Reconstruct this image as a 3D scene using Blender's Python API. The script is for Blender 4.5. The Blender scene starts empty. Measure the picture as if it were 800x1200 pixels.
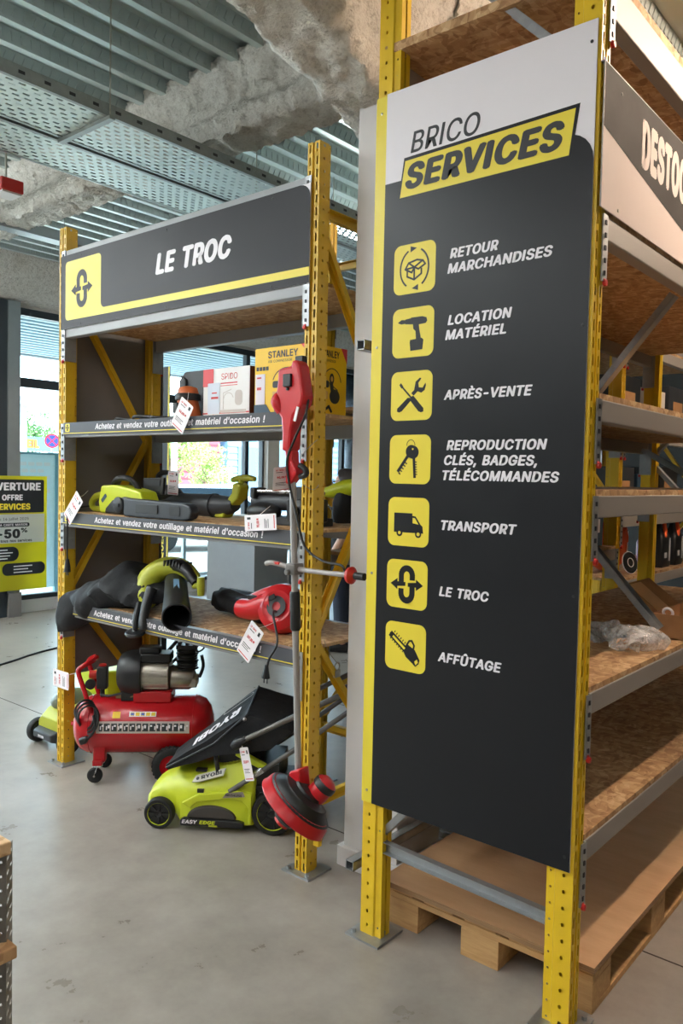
import bpy, math, random, os
from mathutils import Matrix, Vector, noise
PI = math.pi
R = math.radians
random.seed(7)
scn = bpy.context.scene
COL = scn.collection

# ------------------------------------------------------------------ camera, sky, sun, exposure
def make_camera():
    f, yaw, pitch, roll = 929.13, R(39.8536), R(-2.4786), R(1.1925)
    fwd = Vector((-math.sin(yaw)*math.cos(pitch), math.cos(yaw)*math.cos(pitch), math.sin(pitch)))
    r = Vector((math.cos(yaw), math.sin(yaw), 0)); u = r.cross(fwd)
    r2 = r*math.cos(roll) + u*math.sin(roll); u2 = u*math.cos(roll) - r*math.sin(roll)
    cam = bpy.data.cameras.new('camera'); co = bpy.data.objects.new('camera', cam); COL.objects.link(co)
    cam.sensor_fit = 'VERTICAL'; cam.sensor_height = 36.0; cam.lens = 36.0*f/1200
    cam.clip_start = 0.05; cam.clip_end = 300
    m = Matrix((r2, u2, -fwd)).transposed().to_4x4(); m.translation = (0, 0, 1.63)
    co.matrix_world = m
    scn.camera = co
make_camera()
W = bpy.data.worlds.new('sky'); scn.world = W; W.use_nodes = True
bg = W.node_tree.nodes['Background']; bg.inputs[0].default_value = (0.64, 0.82, 1.0, 1); bg.inputs[1].default_value = 6.0
sd = bpy.data.lights.new('sun', 'SUN'); sd.energy = 13.0; sd.angle = R(1); sd.color = (1, 0.95, 0.86)
so = bpy.data.objects.new('sun', sd); COL.objects.link(so); so.rotation_euler = (R(10), R(40), 0)
scn.view_settings.view_transform = 'Standard'; scn.view_settings.look = 'None'
scn.view_settings.gamma = 1; scn.view_settings.use_curve_mapping = False
scn.view_settings.exposure = 1.0
LAMP_WARM, LAMP_COOL, FILL_NEUTRAL = 70.0, 38.0, 25.0        # radiance of the ceiling luminaires and the added fill lamps

# ------------------------------------------------------------------ materials
def lin(c):
    return tuple(((x/255)/12.92 if x/255 <= .04045 else ((x/255+.055)/1.055)**2.4) for x in c)
class NT:
    def __init__(s, name):
        s.m = bpy.data.materials.new(name); s.m.use_nodes = True; s.t = s.m.node_tree
        s.b = s.t.nodes['Principled BSDF']; s.out = s.t.nodes['Material Output']
    def n(s, typ, **k):
        nd = s.t.nodes.new(typ)
        for a, v in k.items():
            if a.startswith('i_'): nd.inputs[a[2:].replace('_', ' ')].default_value = v
            elif a.startswith('n_'): nd.inputs[int(a[2:])].default_value = v
            else: setattr(nd, a, v)
        return nd
    def l(s, a, b): s.t.links.new(a, b)
    def math(s, op, a, b=None, clamp=False):
        nd = s.n('ShaderNodeMath', operation=op, use_clamp=clamp)
        for i, x in enumerate((a, b)):
            if x is None: continue
            if isinstance(x, (int, float)): nd.inputs[i].default_value = x
            else: s.l(x, nd.inputs[i])
        return nd.outputs[0]
    def mix(s, fac, a, b):
        nd = s.n('ShaderNodeMix', data_type='RGBA')
        for sock, x in ((nd.inputs[0], fac), (nd.inputs[6], a), (nd.inputs[7], b)):
            if isinstance(x, (int, float)): sock.default_value = x
            elif isinstance(x, tuple): sock.default_value = (*x[:3], 1)
            else: s.l(x, sock)
        return nd.outputs[2]
    def ramp(s, fac, stops):
        nd = s.n('ShaderNodeValToRGB'); cr = nd.color_ramp
        while len(cr.elements) < len(stops): cr.elements.new(0.5)
        for e, (p, c) in zip(cr.elements, stops):
            e.position = p; e.color = (*c[:3], 1) if isinstance(c, tuple) else (c, c, c, 1)
        s.l(fac, nd.inputs[0]); return nd.outputs[0]
    def coord(s, scale=(1, 1, 1), kind='Object'):
        tc = s.n('ShaderNodeTexCoord'); mp = s.n('ShaderNodeMapping'); mp.inputs['Scale'].default_value = scale
        s.l(tc.outputs[kind], mp.inputs[0]); return mp.outputs[0]
    def noise(s, vec, scale, detail=3, rough=.5):
        nd = s.n('ShaderNodeTexNoise', i_Scale=scale, i_Detail=detail, i_Roughness=rough)
        s.l(vec, nd.inputs['Vector']); return nd.outputs['Fac']
    def bump(s, h, strength=.2, dist=.01):
        nd = s.n('ShaderNodeBump', i_Strength=strength, i_Distance=dist)
        s.l(h, nd.inputs['Height']); s.l(nd.outputs[0], s.b.inputs['Normal'])
    def set(s, rough=.5, metal=0, spec=.5):
        s.b.inputs['Roughness'].default_value = rough; s.b.inputs['Metallic'].default_value = metal
        s.b.inputs['Specular IOR Level'].default_value = spec

def M(name, c, rough=.5, metal=0, var=.06, scale=9, spec=.5, bump=0, bscale=60, bdist=.002):
    """painted / moulded surface with a faint procedural unevenness"""
    t = NT(name); t.set(rough, metal, spec); v = t.coord()
    n = t.noise(v, scale, 4, .6)
    l = lin(c); a = tuple(x*(1-var*1.6) for x in l); b = tuple(min(1, x*(1+var*1.6)) for x in l)
    t.l(t.mix(n, a, b), t.b.inputs['Base Color'])
    rr = t.math('ADD', t.math('MULTIPLY', n, .16), rough-.08); t.l(rr, t.b.inputs['Roughness'])
    if bump: t.bump(t.noise(v, bscale, 3), bump, bdist)
    return t.m

def glassy(name, tint=(.93, .98, .97), refl=.10):
    t = NT(name); t.t.nodes.remove(t.b)
    tr = t.n('ShaderNodeBsdfTransparent'); tr.inputs[0].default_value = (*tint, 1)
    gl = t.n('ShaderNodeBsdfGlossy', i_Roughness=.03); fr = t.n('ShaderNodeFresnel', i_IOR=1.3)
    mx = t.n('ShaderNodeMixShader'); t.l(fr.outputs[0], mx.inputs[0]); t.l(tr.outputs[0], mx.inputs[1]); t.l(gl.outputs[0], mx.inputs[2])
    t.l(mx.outputs[0], t.out.inputs[0]); return t.m
def emit(name, c, s):
    t = NT(name); t.b.inputs['Emission Color'].default_value = (*lin(c), 1); t.b.inputs['Emission Strength'].default_value = s
    t.b.inputs['Base Color'].default_value = (*lin(c), 1); return t.m

def concrete():
    t = NT('polished_concrete'); v = t.coord()
    n1 = t.noise(v, .7, 5, .6); n2 = t.noise(v, 5, 5, .65); n3 = t.noise(v, 60, 2)
    s = t.math('ADD', t.math('MULTIPLY', n1, .5), t.math('MULTIPLY', n2, .5))
    c = t.ramp(s, [(.30, lin((130, 122, 114))), (.48, lin((154, 146, 137))), (.66, lin((172, 164, 155)))])
    c = t.mix(t.math('MULTIPLY', n3, .10), c, lin((120, 112, 104)))
    st = t.ramp(t.noise(t.coord((1, 1.7, 1)), 1.9, 6, .7), [(.60, 0.0), (.74, 1.0)])
    c = t.mix(t.math('MULTIPLY', st, .09), c, lin((120, 105, 92)))
    t.l(c, t.b.inputs['Base Color'])
    t.l(t.math('ADD', t.math('MULTIPLY', n2, .22), .20), t.b.inputs['Roughness'])
    t.b.inputs['Specular IOR Level'].default_value = .5
    t.bump(n2, .05, .01); return t.m

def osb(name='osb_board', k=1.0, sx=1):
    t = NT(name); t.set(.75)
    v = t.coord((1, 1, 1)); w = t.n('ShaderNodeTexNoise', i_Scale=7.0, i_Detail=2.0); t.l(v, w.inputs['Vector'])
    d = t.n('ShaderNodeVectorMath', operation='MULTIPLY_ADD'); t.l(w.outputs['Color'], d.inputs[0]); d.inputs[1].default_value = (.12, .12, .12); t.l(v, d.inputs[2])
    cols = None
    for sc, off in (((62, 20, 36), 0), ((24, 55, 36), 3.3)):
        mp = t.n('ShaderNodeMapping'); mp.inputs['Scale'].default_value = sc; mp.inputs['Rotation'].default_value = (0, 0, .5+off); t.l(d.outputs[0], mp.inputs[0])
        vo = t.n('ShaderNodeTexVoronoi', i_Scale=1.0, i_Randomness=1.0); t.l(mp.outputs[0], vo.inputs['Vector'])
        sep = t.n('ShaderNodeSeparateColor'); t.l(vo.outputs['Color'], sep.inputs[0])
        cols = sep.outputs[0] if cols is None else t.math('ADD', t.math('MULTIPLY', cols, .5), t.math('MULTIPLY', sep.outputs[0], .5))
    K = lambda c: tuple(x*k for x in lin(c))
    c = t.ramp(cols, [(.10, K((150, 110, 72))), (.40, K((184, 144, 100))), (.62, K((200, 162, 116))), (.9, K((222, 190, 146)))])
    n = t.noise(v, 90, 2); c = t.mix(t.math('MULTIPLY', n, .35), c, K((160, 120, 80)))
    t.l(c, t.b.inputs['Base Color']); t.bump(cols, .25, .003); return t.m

def wood(name, c1, c2, sc=(3, 40, 40), rough=.6):
    t = NT(name); t.set(rough); v = t.coord(sc); n = t.noise(v, 1.6, 6, .65)
    t.l(t.ramp(n, [(.3, lin(c1)), (.7, lin(c2))]), t.b.inputs['Base Color']); t.bump(n, .12, .003); return t.m

def galva(name='galvanised_steel', c=(165, 168, 170), rough=.42, metal=.75):
    t = NT(name); t.set(rough, metal); v = t.coord(); vo = t.n('ShaderNodeTexVoronoi', i_Scale=45.0); t.l(v, vo.inputs['Vector'])
    sep = t.n('ShaderNodeSeparateColor'); t.l(vo.outputs['Color'], sep.inputs[0]); n = t.noise(v, 7, 4)
    f = t.math('ADD', t.math('MULTIPLY', sep.outputs[0], .4), t.math('MULTIPLY', n, .6)); l = lin(c)
    t.l(t.mix(f, tuple(x*.82 for x in l), tuple(min(1, x*1.15) for x in l)), t.b.inputs['Base Color'])
    t.l(t.math('ADD', t.math('MULTIPLY', f, .25), rough-.12), t.b.inputs['Roughness']); return t.m

def flock():
    t = NT('sprayed_mineral_flock'); t.set(.95, 0, .1); v = t.coord()
    n = t.noise(v, 26, 6, .7); n2 = t.noise(v, 70, 4, .7); m = t.math('ADD', t.math('MULTIPLY', n, .6), t.math('MULTIPLY', n2, .4))
    big = t.noise(v, 2.5, 3)
    c = t.ramp(m, [(.32, lin((190, 184, 174))), (.5, lin((234, 230, 222))), (.66, lin((246, 244, 238)))])
    c = t.mix(t.ramp(big, [(.55, 0.0), (.75, .35)]), c, lin((168, 150, 122)))
    t.l(c, t.b.inputs['Base Color']); t.bump(m, 1.0, .04); return t.m

def deck_web():
    """galvanised deck flank with the slanted pressed-in dimples"""
    t = NT('embossed_deck_steel'); t.set(.45, .25)
    tc = t.n('ShaderNodeTexCoord'); sp = t.n('ShaderNodeSeparateXYZ'); t.l(tc.outputs['Object'], sp.inputs[0])
    l = lin((182, 192, 190)); n = t.noise(tc.outputs['Object'], 5, 3)
    t.l(t.mix(n, tuple(x*.85 for x in l), l), t.b.inputs['Base Color'])
    return t.m

def perforated():
    """steel sheet with rows of punched slots that are really open"""
    t = NT('perforated_tray_steel'); t.set(.4, .6); v = t.n('ShaderNodeTexCoord'); sp = t.n('ShaderNodeSeparateXYZ'); t.l(v.outputs['Object'], sp.inputs[0])
    x = t.math('MULTIPLY', sp.outputs[0], 26.0); row = t.math('FLOOR', x); fx = t.math('FRACT', x)
    y = t.math('ADD', t.math('MULTIPLY', sp.outputs[1], 17.0), t.math('MULTIPLY', row, .5)); fy = t.math('FRACT', y)
    hole = t.math('MULTIPLY', t.math('LESS_THAN', fx, .42), t.math('LESS_THAN', fy, .55))
    t.b.inputs['Base Color'].default_value = (*lin((205, 214, 210)), 1)
    t.l(t.math('SUBTRACT', 1.0, hole), t.b.inputs['Alpha']); return t.m

def translucent(name, c, amt=.5):
    t = NT(name); t.set(.5); t.b.inputs['Base Color'].default_value = (*lin(c), 1)
    n = t.noise(t.coord(), 8, 2); t.l(t.mix(n, tuple(x*.96 for x in lin(c)), lin(c)), t.b.inputs['Base Color'])
    tl = t.n('ShaderNodeBsdfTranslucent'); tl.inputs[0].default_value = (*lin(c), 1); mx = t.n('ShaderNodeMixShader', n_0=amt)
    t.l(t.b.outputs[0], mx.inputs[1]); t.l(tl.outputs[0], mx.inputs[2]); t.l(mx.outputs[0], t.out.inputs[0]); return t.m

def plastic_film():
    t = NT('clear_film'); t.set(.12, 0, .8); t.b.inputs['Base Color'].default_value = (.85, .87, .88, 1)
    n = t.noise(t.coord(), 30, 4, .7); t.bump(n, .8, .01)
    t.l(t.ramp(n, [(.35, .18), (.7, .6)]), t.b.inputs['Alpha']); return t.m

MAT = dict(
    concrete=concrete(), osb=osb(), osb_dark=osb('darker_osb', .82), flock=flock(), galva=galva(), deck=M('deck_steel', (196, 206, 203), .34, .45, var=.03, scale=3), web=deck_web(), perf=perforated(),  # osb_dark: same chip colours scaled darker
    tray=galva('tray_steel', (150, 155, 152), .4, .6),
    rackyel=M('rack_yellow_paint', (228, 190, 34), .38, var=.05), rackyel2=M('rack_ochre_paint', (218, 176, 38), .4, var=.06), beamgrey=M('beam_grey_paint', (142, 136, 130), .45), beamblue=M('beam_light_grey_paint', (150, 153, 155), .4),
    red=M('lock_red', (196, 40, 36), .4), signyel=M('sign_yellow_print', (232, 211, 58), .42, var=.02), signblk=M('sign_charcoal_print', (26, 28, 32), .36, var=.04, spec=.3), signgrey=M('sign_slate_print', (46, 46, 50), .45, var=.03, spec=.2), signwhite=M('sign_white_print', (232, 228, 232), .5, var=.015),
    ink=M('dark_ink', (40, 41, 44), .5, var=.02), banner=M('banner_slate_print', (84, 86, 92), .45, var=.03, spec=.25), brown=M('sign_umber_print', (26, 22, 19), .65, var=.03, spec=.12), blush=M('sign_blush_print', (222, 206, 200), .6, var=.015, spec=.15),
    white=M('white_plaster', (222, 220, 220), .6, var=.03), offwhite=M('warm_white_plaster', (205, 198, 190), .7), panelback=M('grey_panel_back', (120, 116, 114), .6, var=.03),
    frame=M('anthracite_frame', (45, 52, 58), .4), alu=M('aluminium_profile', (150, 155, 156), .35, .5), glass=glassy('window_glass'),
    lime=M('lime_plastic', (196, 208, 40), .38, var=.04), limedull=M('dull_lime_plastic', (172, 176, 48), .42), black=M('black_plastic', (28, 29, 31), .42, var=.08), black2=M('soft_black_plastic', (48, 51, 56), .5), rubber=M('tyre_rubber', (26, 26, 26), .75, bump=.3), cloth=M('black_nylon_cloth', (24, 26, 30), .75, bump=.5, bscale=24, bdist=.01, var=.1),
    redp=M('red_plastic', (196, 30, 38), .33, var=.04), tankred=M('tank_red_paint', (180, 22, 30), .22, var=.05), steel=galva('bare_steel', (176, 172, 160), .35, .85), pole=M('grey_pole_paint', (165, 160, 158), .35, .3), chrome=galva('bright_steel', (205, 206, 208), .25, .9),
    card=wood('corrugated_cardboard', (160, 116, 74), (178, 134, 90), (6, 6, 6), .8), pallet=wood('pallet_pine', (176, 134, 86), (206, 166, 112), (4, 30, 30), .7), ply=wood('plywood_sheet', (198, 154, 112), (214, 172, 130), (2, 9, 9), .5), plyedge=wood('plywood_edge', (120, 92, 66), (176, 138, 98), (2, 60, 200), .7),
    paper=M('white_card', (240, 234, 236), .5, var=.02), redink=M('red_ink', (206, 60, 62), .5), boxyel=M('yellow_carton', (238, 192, 22), .45, var=.03), boxwhite=M('white_carton', (236, 234, 232), .4, var=.02), boxred=M('red_carton_print', (214, 58, 66), .45), boxdark=M('dark_red_carton', (84, 34, 34), .5), navy=M('navy_carton_print', (52, 78, 100), .5),
    orange=M('orange_plastic', (204, 104, 52), .45), hiorange=M('orange_cloth', (232, 92, 36), .7, bump=.3), film=plastic_film(),
)
Mt = MAT
# ------------------------------------------------------------------ mesh helpers
class MB:
    def __init__(s): s.v = []; s.f = []; s.mi = []; s.cur = 0; s.M = Matrix()
    def add(s, vs, fs):
        b = len(s.v); s.v += [s.M @ Vector(v) for v in vs]
        s.f += [tuple(b+i for i in f) for f in fs]; s.mi += [s.cur]*len(fs); return s
    def box(s, c, d, rot=None):
        x, y, z = (k/2 for k in d); m = rot.to_4x4() if rot is not None else Matrix()
        vs = [Vector(c) + m @ Vector((a*x, b*y, e*z)) for a in (-1, 1) for b in (-1, 1) for e in (-1, 1)]
        return s.add(vs, [(0, 1, 3, 2), (4, 6, 7, 5), (0, 4, 5, 1), (2, 3, 7, 6), (0, 2, 6, 4), (1, 5, 7, 3)])
    def box2(s, a, b):
        return s.box([(p+q)/2 for p, q in zip(a, b)], [abs(q-p) for p, q in zip(a, b)])
    def bar(s, p, q, w, h, up=(0, 0, 1)):
        p, q = Vector(p), Vector(q); d = (q-p); L = d.length; d.normalize(); u = Vector(up)
        if abs(u.dot(d)) > .99: u = Vector((1, 0, 0))
        r = d.cross(u).normalized(); u = r.cross(d)
        return s.box((p+q)/2, (L, w, h), Matrix((d, r, u)).transposed())
    def channel(s, p, q, w, h, t, up):
        """C-profile: web h wide across 'up', flanges w deep"""
        p, q = Vector(p), Vector(q); d = (q-p).normalized(); u = Vector(up); r = d.cross(u).normalized(); u = r.cross(d)
        s.bar(p, q, t, h, u)
        for e in (-1, 1): s.bar(p+u*e*(h/2-t/2)+r*w/2, q+u*e*(h/2-t/2)+r*w/2, w, t, u)
        return s
    def rings(s, rs, cap=True, closed=False):
        n = len(rs[0]); b = len(s.v)
        vs = [p for r in rs for p in r]; fs = []
        k = len(rs)
        for i in range(k if closed else k-1):
            j = (i+1) % k
            for a in range(n):
                c = (a+1) % n; fs.append((i*n+a, i*n+c, j*n+c, j*n+a))
        if cap and not closed: fs += [tuple(range(n))[::-1], tuple((k-1)*n+a for a in range(n))]
        return s.add(vs, fs)
    def tube(s, pts, r, n=10, sub=0, cap=True, flat=1.0):
        P = [Vector(p) for p in pts]
        rr = list(r) if isinstance(r, (list, tuple)) else [r]*len(P)
        if sub:
            Q, q = [], []
            for i in range(len(P)-1):
                a, b, c, d = P[max(0, i-1)], P[i], P[i+1], P[min(len(P)-1, i+2)]
                for k in range(sub):
                    t = k/sub
                    Q.append(.5*((2*b)+(c-a)*t+(2*a-5*b+4*c-d)*t*t+(3*b-a-3*c+d)*t**3)); q.append(rr[i]*(1-t)+rr[i+1]*t)
            P = Q+[P[-1]]; rr = q+[rr[-1]]
        rs = []; nrm = None
        for i, p in enumerate(P):
            d = (P[min(i+1, len(P)-1)]-P[max(i-1, 0)]).normalized()
            if nrm is None: nrm = d.orthogonal().normalized()
            nrm = (nrm - d*nrm.dot(d)).normalized(); b = d.cross(nrm)
            rs.append([p + rr[i]*(math.cos(2*PI*a/n)*nrm + flat*math.sin(2*PI*a/n)*b) for a in range(n)])
        return s.rings(rs, cap)
    def cyl(s, p, q, r, r2=None, n=20): return s.tube([p, q], [r, r if r2 is None else r2], n)
    def lathe(s, prof, c=(0, 0, 0), ax=(0, 0, 1), n=24, a0=0, a1=2*PI):
        ax = Vector(ax).normalized(); u = ax.orthogonal().normalized(); w = ax.cross(u); c = Vector(c); full = abs(a1-a0-2*PI) < 1e-6
        m = n if full else n+1
        rs = [[c+ax*z+max(r, 1e-4)*(math.cos(a0+(a1-a0)*i/n)*u+math.sin(a0+(a1-a0)*i/n)*w) for i in range(m)] for r, z in prof]
        b = len(s.v); vs = [p for r in rs for p in r]; fs = []
        for i in range(len(prof)-1):
            for a in range(n):
                e = (a+1) % m; fs.append((i*m+a, i*m+e, (i+1)*m+e, (i+1)*m+a))
        return s.add(vs, fs)
    def torus(s, c, ax, r, t, n=28, k=8):
        return s.lathe([(r+t*math.cos(2*PI*i/k), t*math.sin(2*PI*i/k)) for i in range(k+1)], c, ax, n)
    def prism(s, poly, z0, z1):
        n = len(poly); vs = [(x, y, z0) for x, y in poly]+[(x, y, z1) for x, y in poly]
        return s.add(vs, [tuple(range(n))[::-1], tuple(range(n, 2*n))]+[(i, (i+1) % n, n+(i+1) % n, n+i) for i in range(n)])
    def ell(s, c, r, nu=16, nv=10, rot=None):
        c = Vector(c); m = rot or Matrix.Identity(3)
        rs = [[c+m @ Vector((r[0]*math.sin(t)*math.cos(2*PI*a/nu), r[1]*math.sin(t)*math.sin(2*PI*a/nu), r[2]*math.cos(t))) for a in range(nu)] for t in [max(.02, min(PI-.02, PI*k/nv)) for k in range(nv+1)]]
        return s.rings(rs[::-1])
    def hull(s, secs):
        """sections: list of closed rings already placed"""
        return s.rings(secs)
    def frame(s, o, u, v, n=None):
        u, v = Vector(u), Vector(v); n = Vector(n) if n else u.cross(v)
        s.M = Matrix((u, v, n)).transposed().to_4x4(); s.M.translation = Vector(o); return s

def link(o, parent=None):
    COL.objects.link(o)
    if parent is not None: o.parent = parent
    return o
def tag(o, label=None, cat=None, group=None, kind=None):
    for k, v in (('label', label), ('category', cat), ('group', group), ('kind', kind)):
        if v: o[k] = v
    return o
INV = {}
def thing(name, label, cat, loc=(0, 0, 0), rz=0, group=None, rot=None):
    o = bpy.data.objects.new(name, None); o.empty_display_size = .1; COL.objects.link(o)
    m = rot.to_4x4() if rot is not None else Matrix.Rotation(rz, 4, 'Z'); m.translation = Vector(loc)
    o.matrix_world = m; INV[o.name] = m.inverted()
    return tag(o, label, cat, group)
def obj(name, mb, mat, parent=None, world=False, smooth=35, bevel=0, label=None):
    """links one mesh; world=True: the vertices are given in room coordinates"""
    me = bpy.data.meshes.new(name); vs = mb.v; loc = None
    if world and parent is not None:
        root = parent
        while root.parent is not None: root = root.parent
        im = INV[root.name]; vs = [im @ v for v in vs]
    elif parent is None:
        xs = [v.x for v in vs]; ys = [v.y for v in vs]; zs = [v.z for v in vs]
        loc = Vector(((min(xs)+max(xs))/2, (min(ys)+max(ys))/2, min(zs))); vs = [v-loc for v in vs]
    me.from_pydata([tuple(v) for v in vs], [], mb.f)
    for m in (mat if isinstance(mat, (list, tuple)) else [mat]): me.materials.append(MAT[m] if isinstance(m, str) else m)
    if any(mb.mi): me.polygons.foreach_set('material_index', mb.mi)
    if smooth:
        me.polygons.foreach_set('use_smooth', [True]*len(me.polygons)); me.set_sharp_from_angle(angle=R(smooth))
    me.update()
    o = bpy.data.objects.new(name, me); link(o, parent)
    if loc is not None: o.location = loc
    if bevel:
        b = o.modifiers.new('bevel', 'BEVEL'); b.width = bevel; b.segments = 2; b.limit_method = 'ANGLE'; b.angle_limit = R(40)
    if label: o['label'] = label
    return o
def copy_tree(o, parent=None):
    c = o.copy(); COL.objects.link(c)
    if parent is not None: c.parent = parent
    for ch in list(o.children): copy_tree(ch, c)
    return c
def dup(o, loc, rz=None, label=None, group=None):
    c = copy_tree(o); c.location = loc
    if rz is not None: c.rotation_euler = (0, 0, rz)
    if label: c['label'] = label
    if group: c['group'] = group
    return c
def struct(name, mb, mat, **k):
    o = obj(name, mb, mat, **k)
    if o.parent is None: o['kind'] = 'structure'
    return o

# ------------------------------------------------------------------ flat shapes and lettering
def rrect(x0, y0, x1, y1, r, n=6, corners=(1, 1, 1, 1)):
    P = []
    for k, (cx, cy) in enumerate(((x1-r, y1-r), (x0+r, y1-r), (x0+r, y0+r), (x1-r, y0+r))):
        if not corners[k]: P.append(((x1, y1), (x0, y1), (x0, y0), (x1, y0))[k]); continue
        for i in range(n+1):
            a = PI/2*(k+i/n); P.append((cx+r*math.cos(a), cy+r*math.sin(a)))
    return P
def disc(cx, cy, r, n=20, ry=None): return [(cx+r*math.cos(2*PI*i/n), cy+(ry or r)*math.sin(2*PI*i/n)) for i in range(n)]
def stroke(pts, w, closed=False):
    out = []; P = list(pts)+([pts[0]] if closed else [])
    for (x0, y0), (x1, y1) in zip(P, P[1:]):
        L = math.hypot(x1-x0, y1-y0) or 1; dx, dy = (x1-x0)/L*w/2, (y1-y0)/L*w/2
        out.append([(x0-dx*.6-dy, y0-dy*.6+dx), (x0-dx*.6+dy, y0-dy*.6-dx), (x1+dx*.6+dy, y1+dy*.6-dx), (x1+dx*.6-dy, y1+dy*.6+dx)])
    return out
def arc(cx, cy, r, a0, a1, n=12, ry=None): return [(cx+r*math.cos(R(a0+(a1-a0)*i/n)), cy+(ry or r)*math.sin(R(a0+(a1-a0)*i/n))) for i in range(n+1)]
try: FONT = bpy.data.fonts.load(os.path.join(bpy.utils.system_resource('DATAFILES'), 'fonts', 'Inter.woff2'))
except Exception: FONT = None
TC = {}
def raw_text(body):
    if body not in TC:
        c = bpy.data.curves.new('lettering', 'FONT'); c.body = body; c.resolution_u = 3
        if FONT: c.font = FONT
        o = bpy.data.objects.new('lettering', c); COL.objects.link(o)
        bpy.context.view_layer.update(); dg = bpy.context.evaluated_depsgraph_get()
        me = bpy.data.meshes.new_from_object(o.evaluated_get(dg), depsgraph=dg)
        TC[body] = ([(v.co.x, v.co.y) for v in me.vertices], [tuple(p.vertices) for p in me.polygons])
        bpy.data.objects.remove(o); bpy.data.meshes.remove(me); bpy.data.curves.remove(c)
    return TC[body]
GC = {}
def bbw(s): xs = [x for x, y in raw_text(s)[0]]; return max(xs)-min(xs)
def glyph(ch):
    """outline and advance of one character; I, l and R are drawn plainly"""
    if ch not in GC:
        adv = bbw('H'+ch+'H')-bbw('HH') if ch != ' ' else .26
        H = max(y for x, y in raw_text('H')[0]); st = H*.135
        if ch in 'Il': h = H if ch == 'I' else H*1.04; vs, fs, adv = [(.10*H, 0), (.10*H+st, 0), (.10*H+st, h), (.10*H, h)], [(0, 1, 2, 3)], .38*H
        elif ch == 'R':
            vs, fs = raw_text('P'); n = len(vs); a = min(x for x, y in vs); w = max(x for x, y in vs)-a
            vs = vs+[(a+w*.46, H*.44), (a+w*.70, H*.44), (a+w*1.04, 0), (a+w*.78, 0)]; fs = fs+[(n, n+3, n+2, n+1)]
        elif ch == ' ': vs, fs = [], []
        else: vs, fs = raw_text(ch)
        GC[ch] = (vs, fs, adv, H)
    return GC[ch]
def text(mb, body, x0, y0, w, cap, bold=.035, shear=0.0, z=0.0006):
    """letters with the baseline at y0, starting at x0, w wide, capitals cap high"""
    vs, fs, pen = [], [], 0
    for ch in body:
        v, f, adv, H = glyph(ch); n = len(vs); vs += [(x+pen, y) for x, y in v]; fs += [tuple(n+i for i in t) for t in f]; pen += adv+bold*.9
    k = cap/(H+bold)
    pts = [(x+shear*y, y) for x, y in vs]; a = min(x for x, y in pts)-bold; b = max(x for x, y in pts)+bold
    sx = w/(b-a); offs = [(0, 0)]+([(bold*math.cos(i*PI/4), bold*.6*math.sin(i*PI/4)) for i in range(8)] if bold else [])
    for i, (ox, oy) in enumerate(offs):
        mb.add([(x0+(x+ox-a)*sx, y0+(y+oy+bold*.5)*k, z+i*2.5e-5) for x, y in pts], fs)
    return mb
def flat(mb, polys, z=.0005):
    for i, p in enumerate(polys):
        if sum(x0*y1-x1*y0 for (x0, y0), (x1, y1) in zip(p, list(p[1:])+[p[0]])) < 0: p = list(p)[::-1]
        mb.prism(p, z-.0004, z+i*1.2e-5)
    return mb
# ------------------------------------------------------------------ the setting
ZC = 3.87
def setting():
    m = MB(); m.box2((-8.75, -6, -.12), (7, 13, 0)); struct('floor', m, 'concrete', smooth=0)
    # saw cuts in the slab
    m = MB(); m.box2((-8.6, 2.765, -.002), (7, 2.772, .0006)); struct('trim_1', m, M('saw_cut_dark', (70, 62, 58), .9))  # dark seam colour of the cut
    m = MB(); m.box2((-.512, -6, -.002), (-.505, 13, .0006)); struct('trim_2', m, 'ink')
    # steel deck
    m = MB(); x = -8.7; y0, y1 = -6, 13
    while x < 7:
        a = [(x, ZC), (x+.044, ZC), (x+.057, ZC+.074), (x+.194, ZC+.074), (x+.207, ZC)]
        for i, ((p, z), (q, w)) in enumerate(zip(a, a[1:])):
            m.cur = 1 if i in (1, 3) else 0
            m.add([(p, y0, z), (p, y1, z), (q, y1, w), (q, y0, w)], [(0, 1, 2, 3)])
        if x < -.9:
            k = 0; y = -.5; sl = .014 if int(round((x+8.7)/.207)) % 2 else -.010
            while y < 8.2:
                p = Vector((x+.0465, y, ZC+.014)); q = Vector((x+.0545, y+sl, ZC+.060)); m.cur = 1
                m.bar(p, q, .018, .013, (1, 0, -.18)); y += .055
        m.cur = 0; x += .207
    m.cur = 0; m.box2((-8.8, y0, ZC+.08), (7, y1, ZC+.12)); struct('ceiling', m, ['deck', 'web'], smooth=0)
    # plain shell out of the picture
    m = MB(); m.box2((-8.75, -6.1, 0), (7, -6, 4)); struct('wall_back', m, M('back_wall_taupe', (128, 122, 116), .7))
    m = MB(); m.box2((7, -6, 0), (7.1, 13, 4)); struct('wall_right', m, M('right_wall_taupe', (110, 104, 98), .7))
    m = MB(); m.box2((-8.75, 13, 0), (7, 13.1, 4)); struct('wall_far', m, M('far_wall_grey', (52, 50, 48), .7))
    # boxed column between the racks
    m = MB(); m.box2((-2.075, 2.545, 0), (-1.80, 2.86, 3.14)); c = struct('wall_column', m, 'white', bevel=.004)
    m = MB(); m.box2((-2.095, 2.525, 0), (-1.785, 2.88, .085)); struct('baseboard_column', m, 'white', bevel=.004)
setting()

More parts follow.
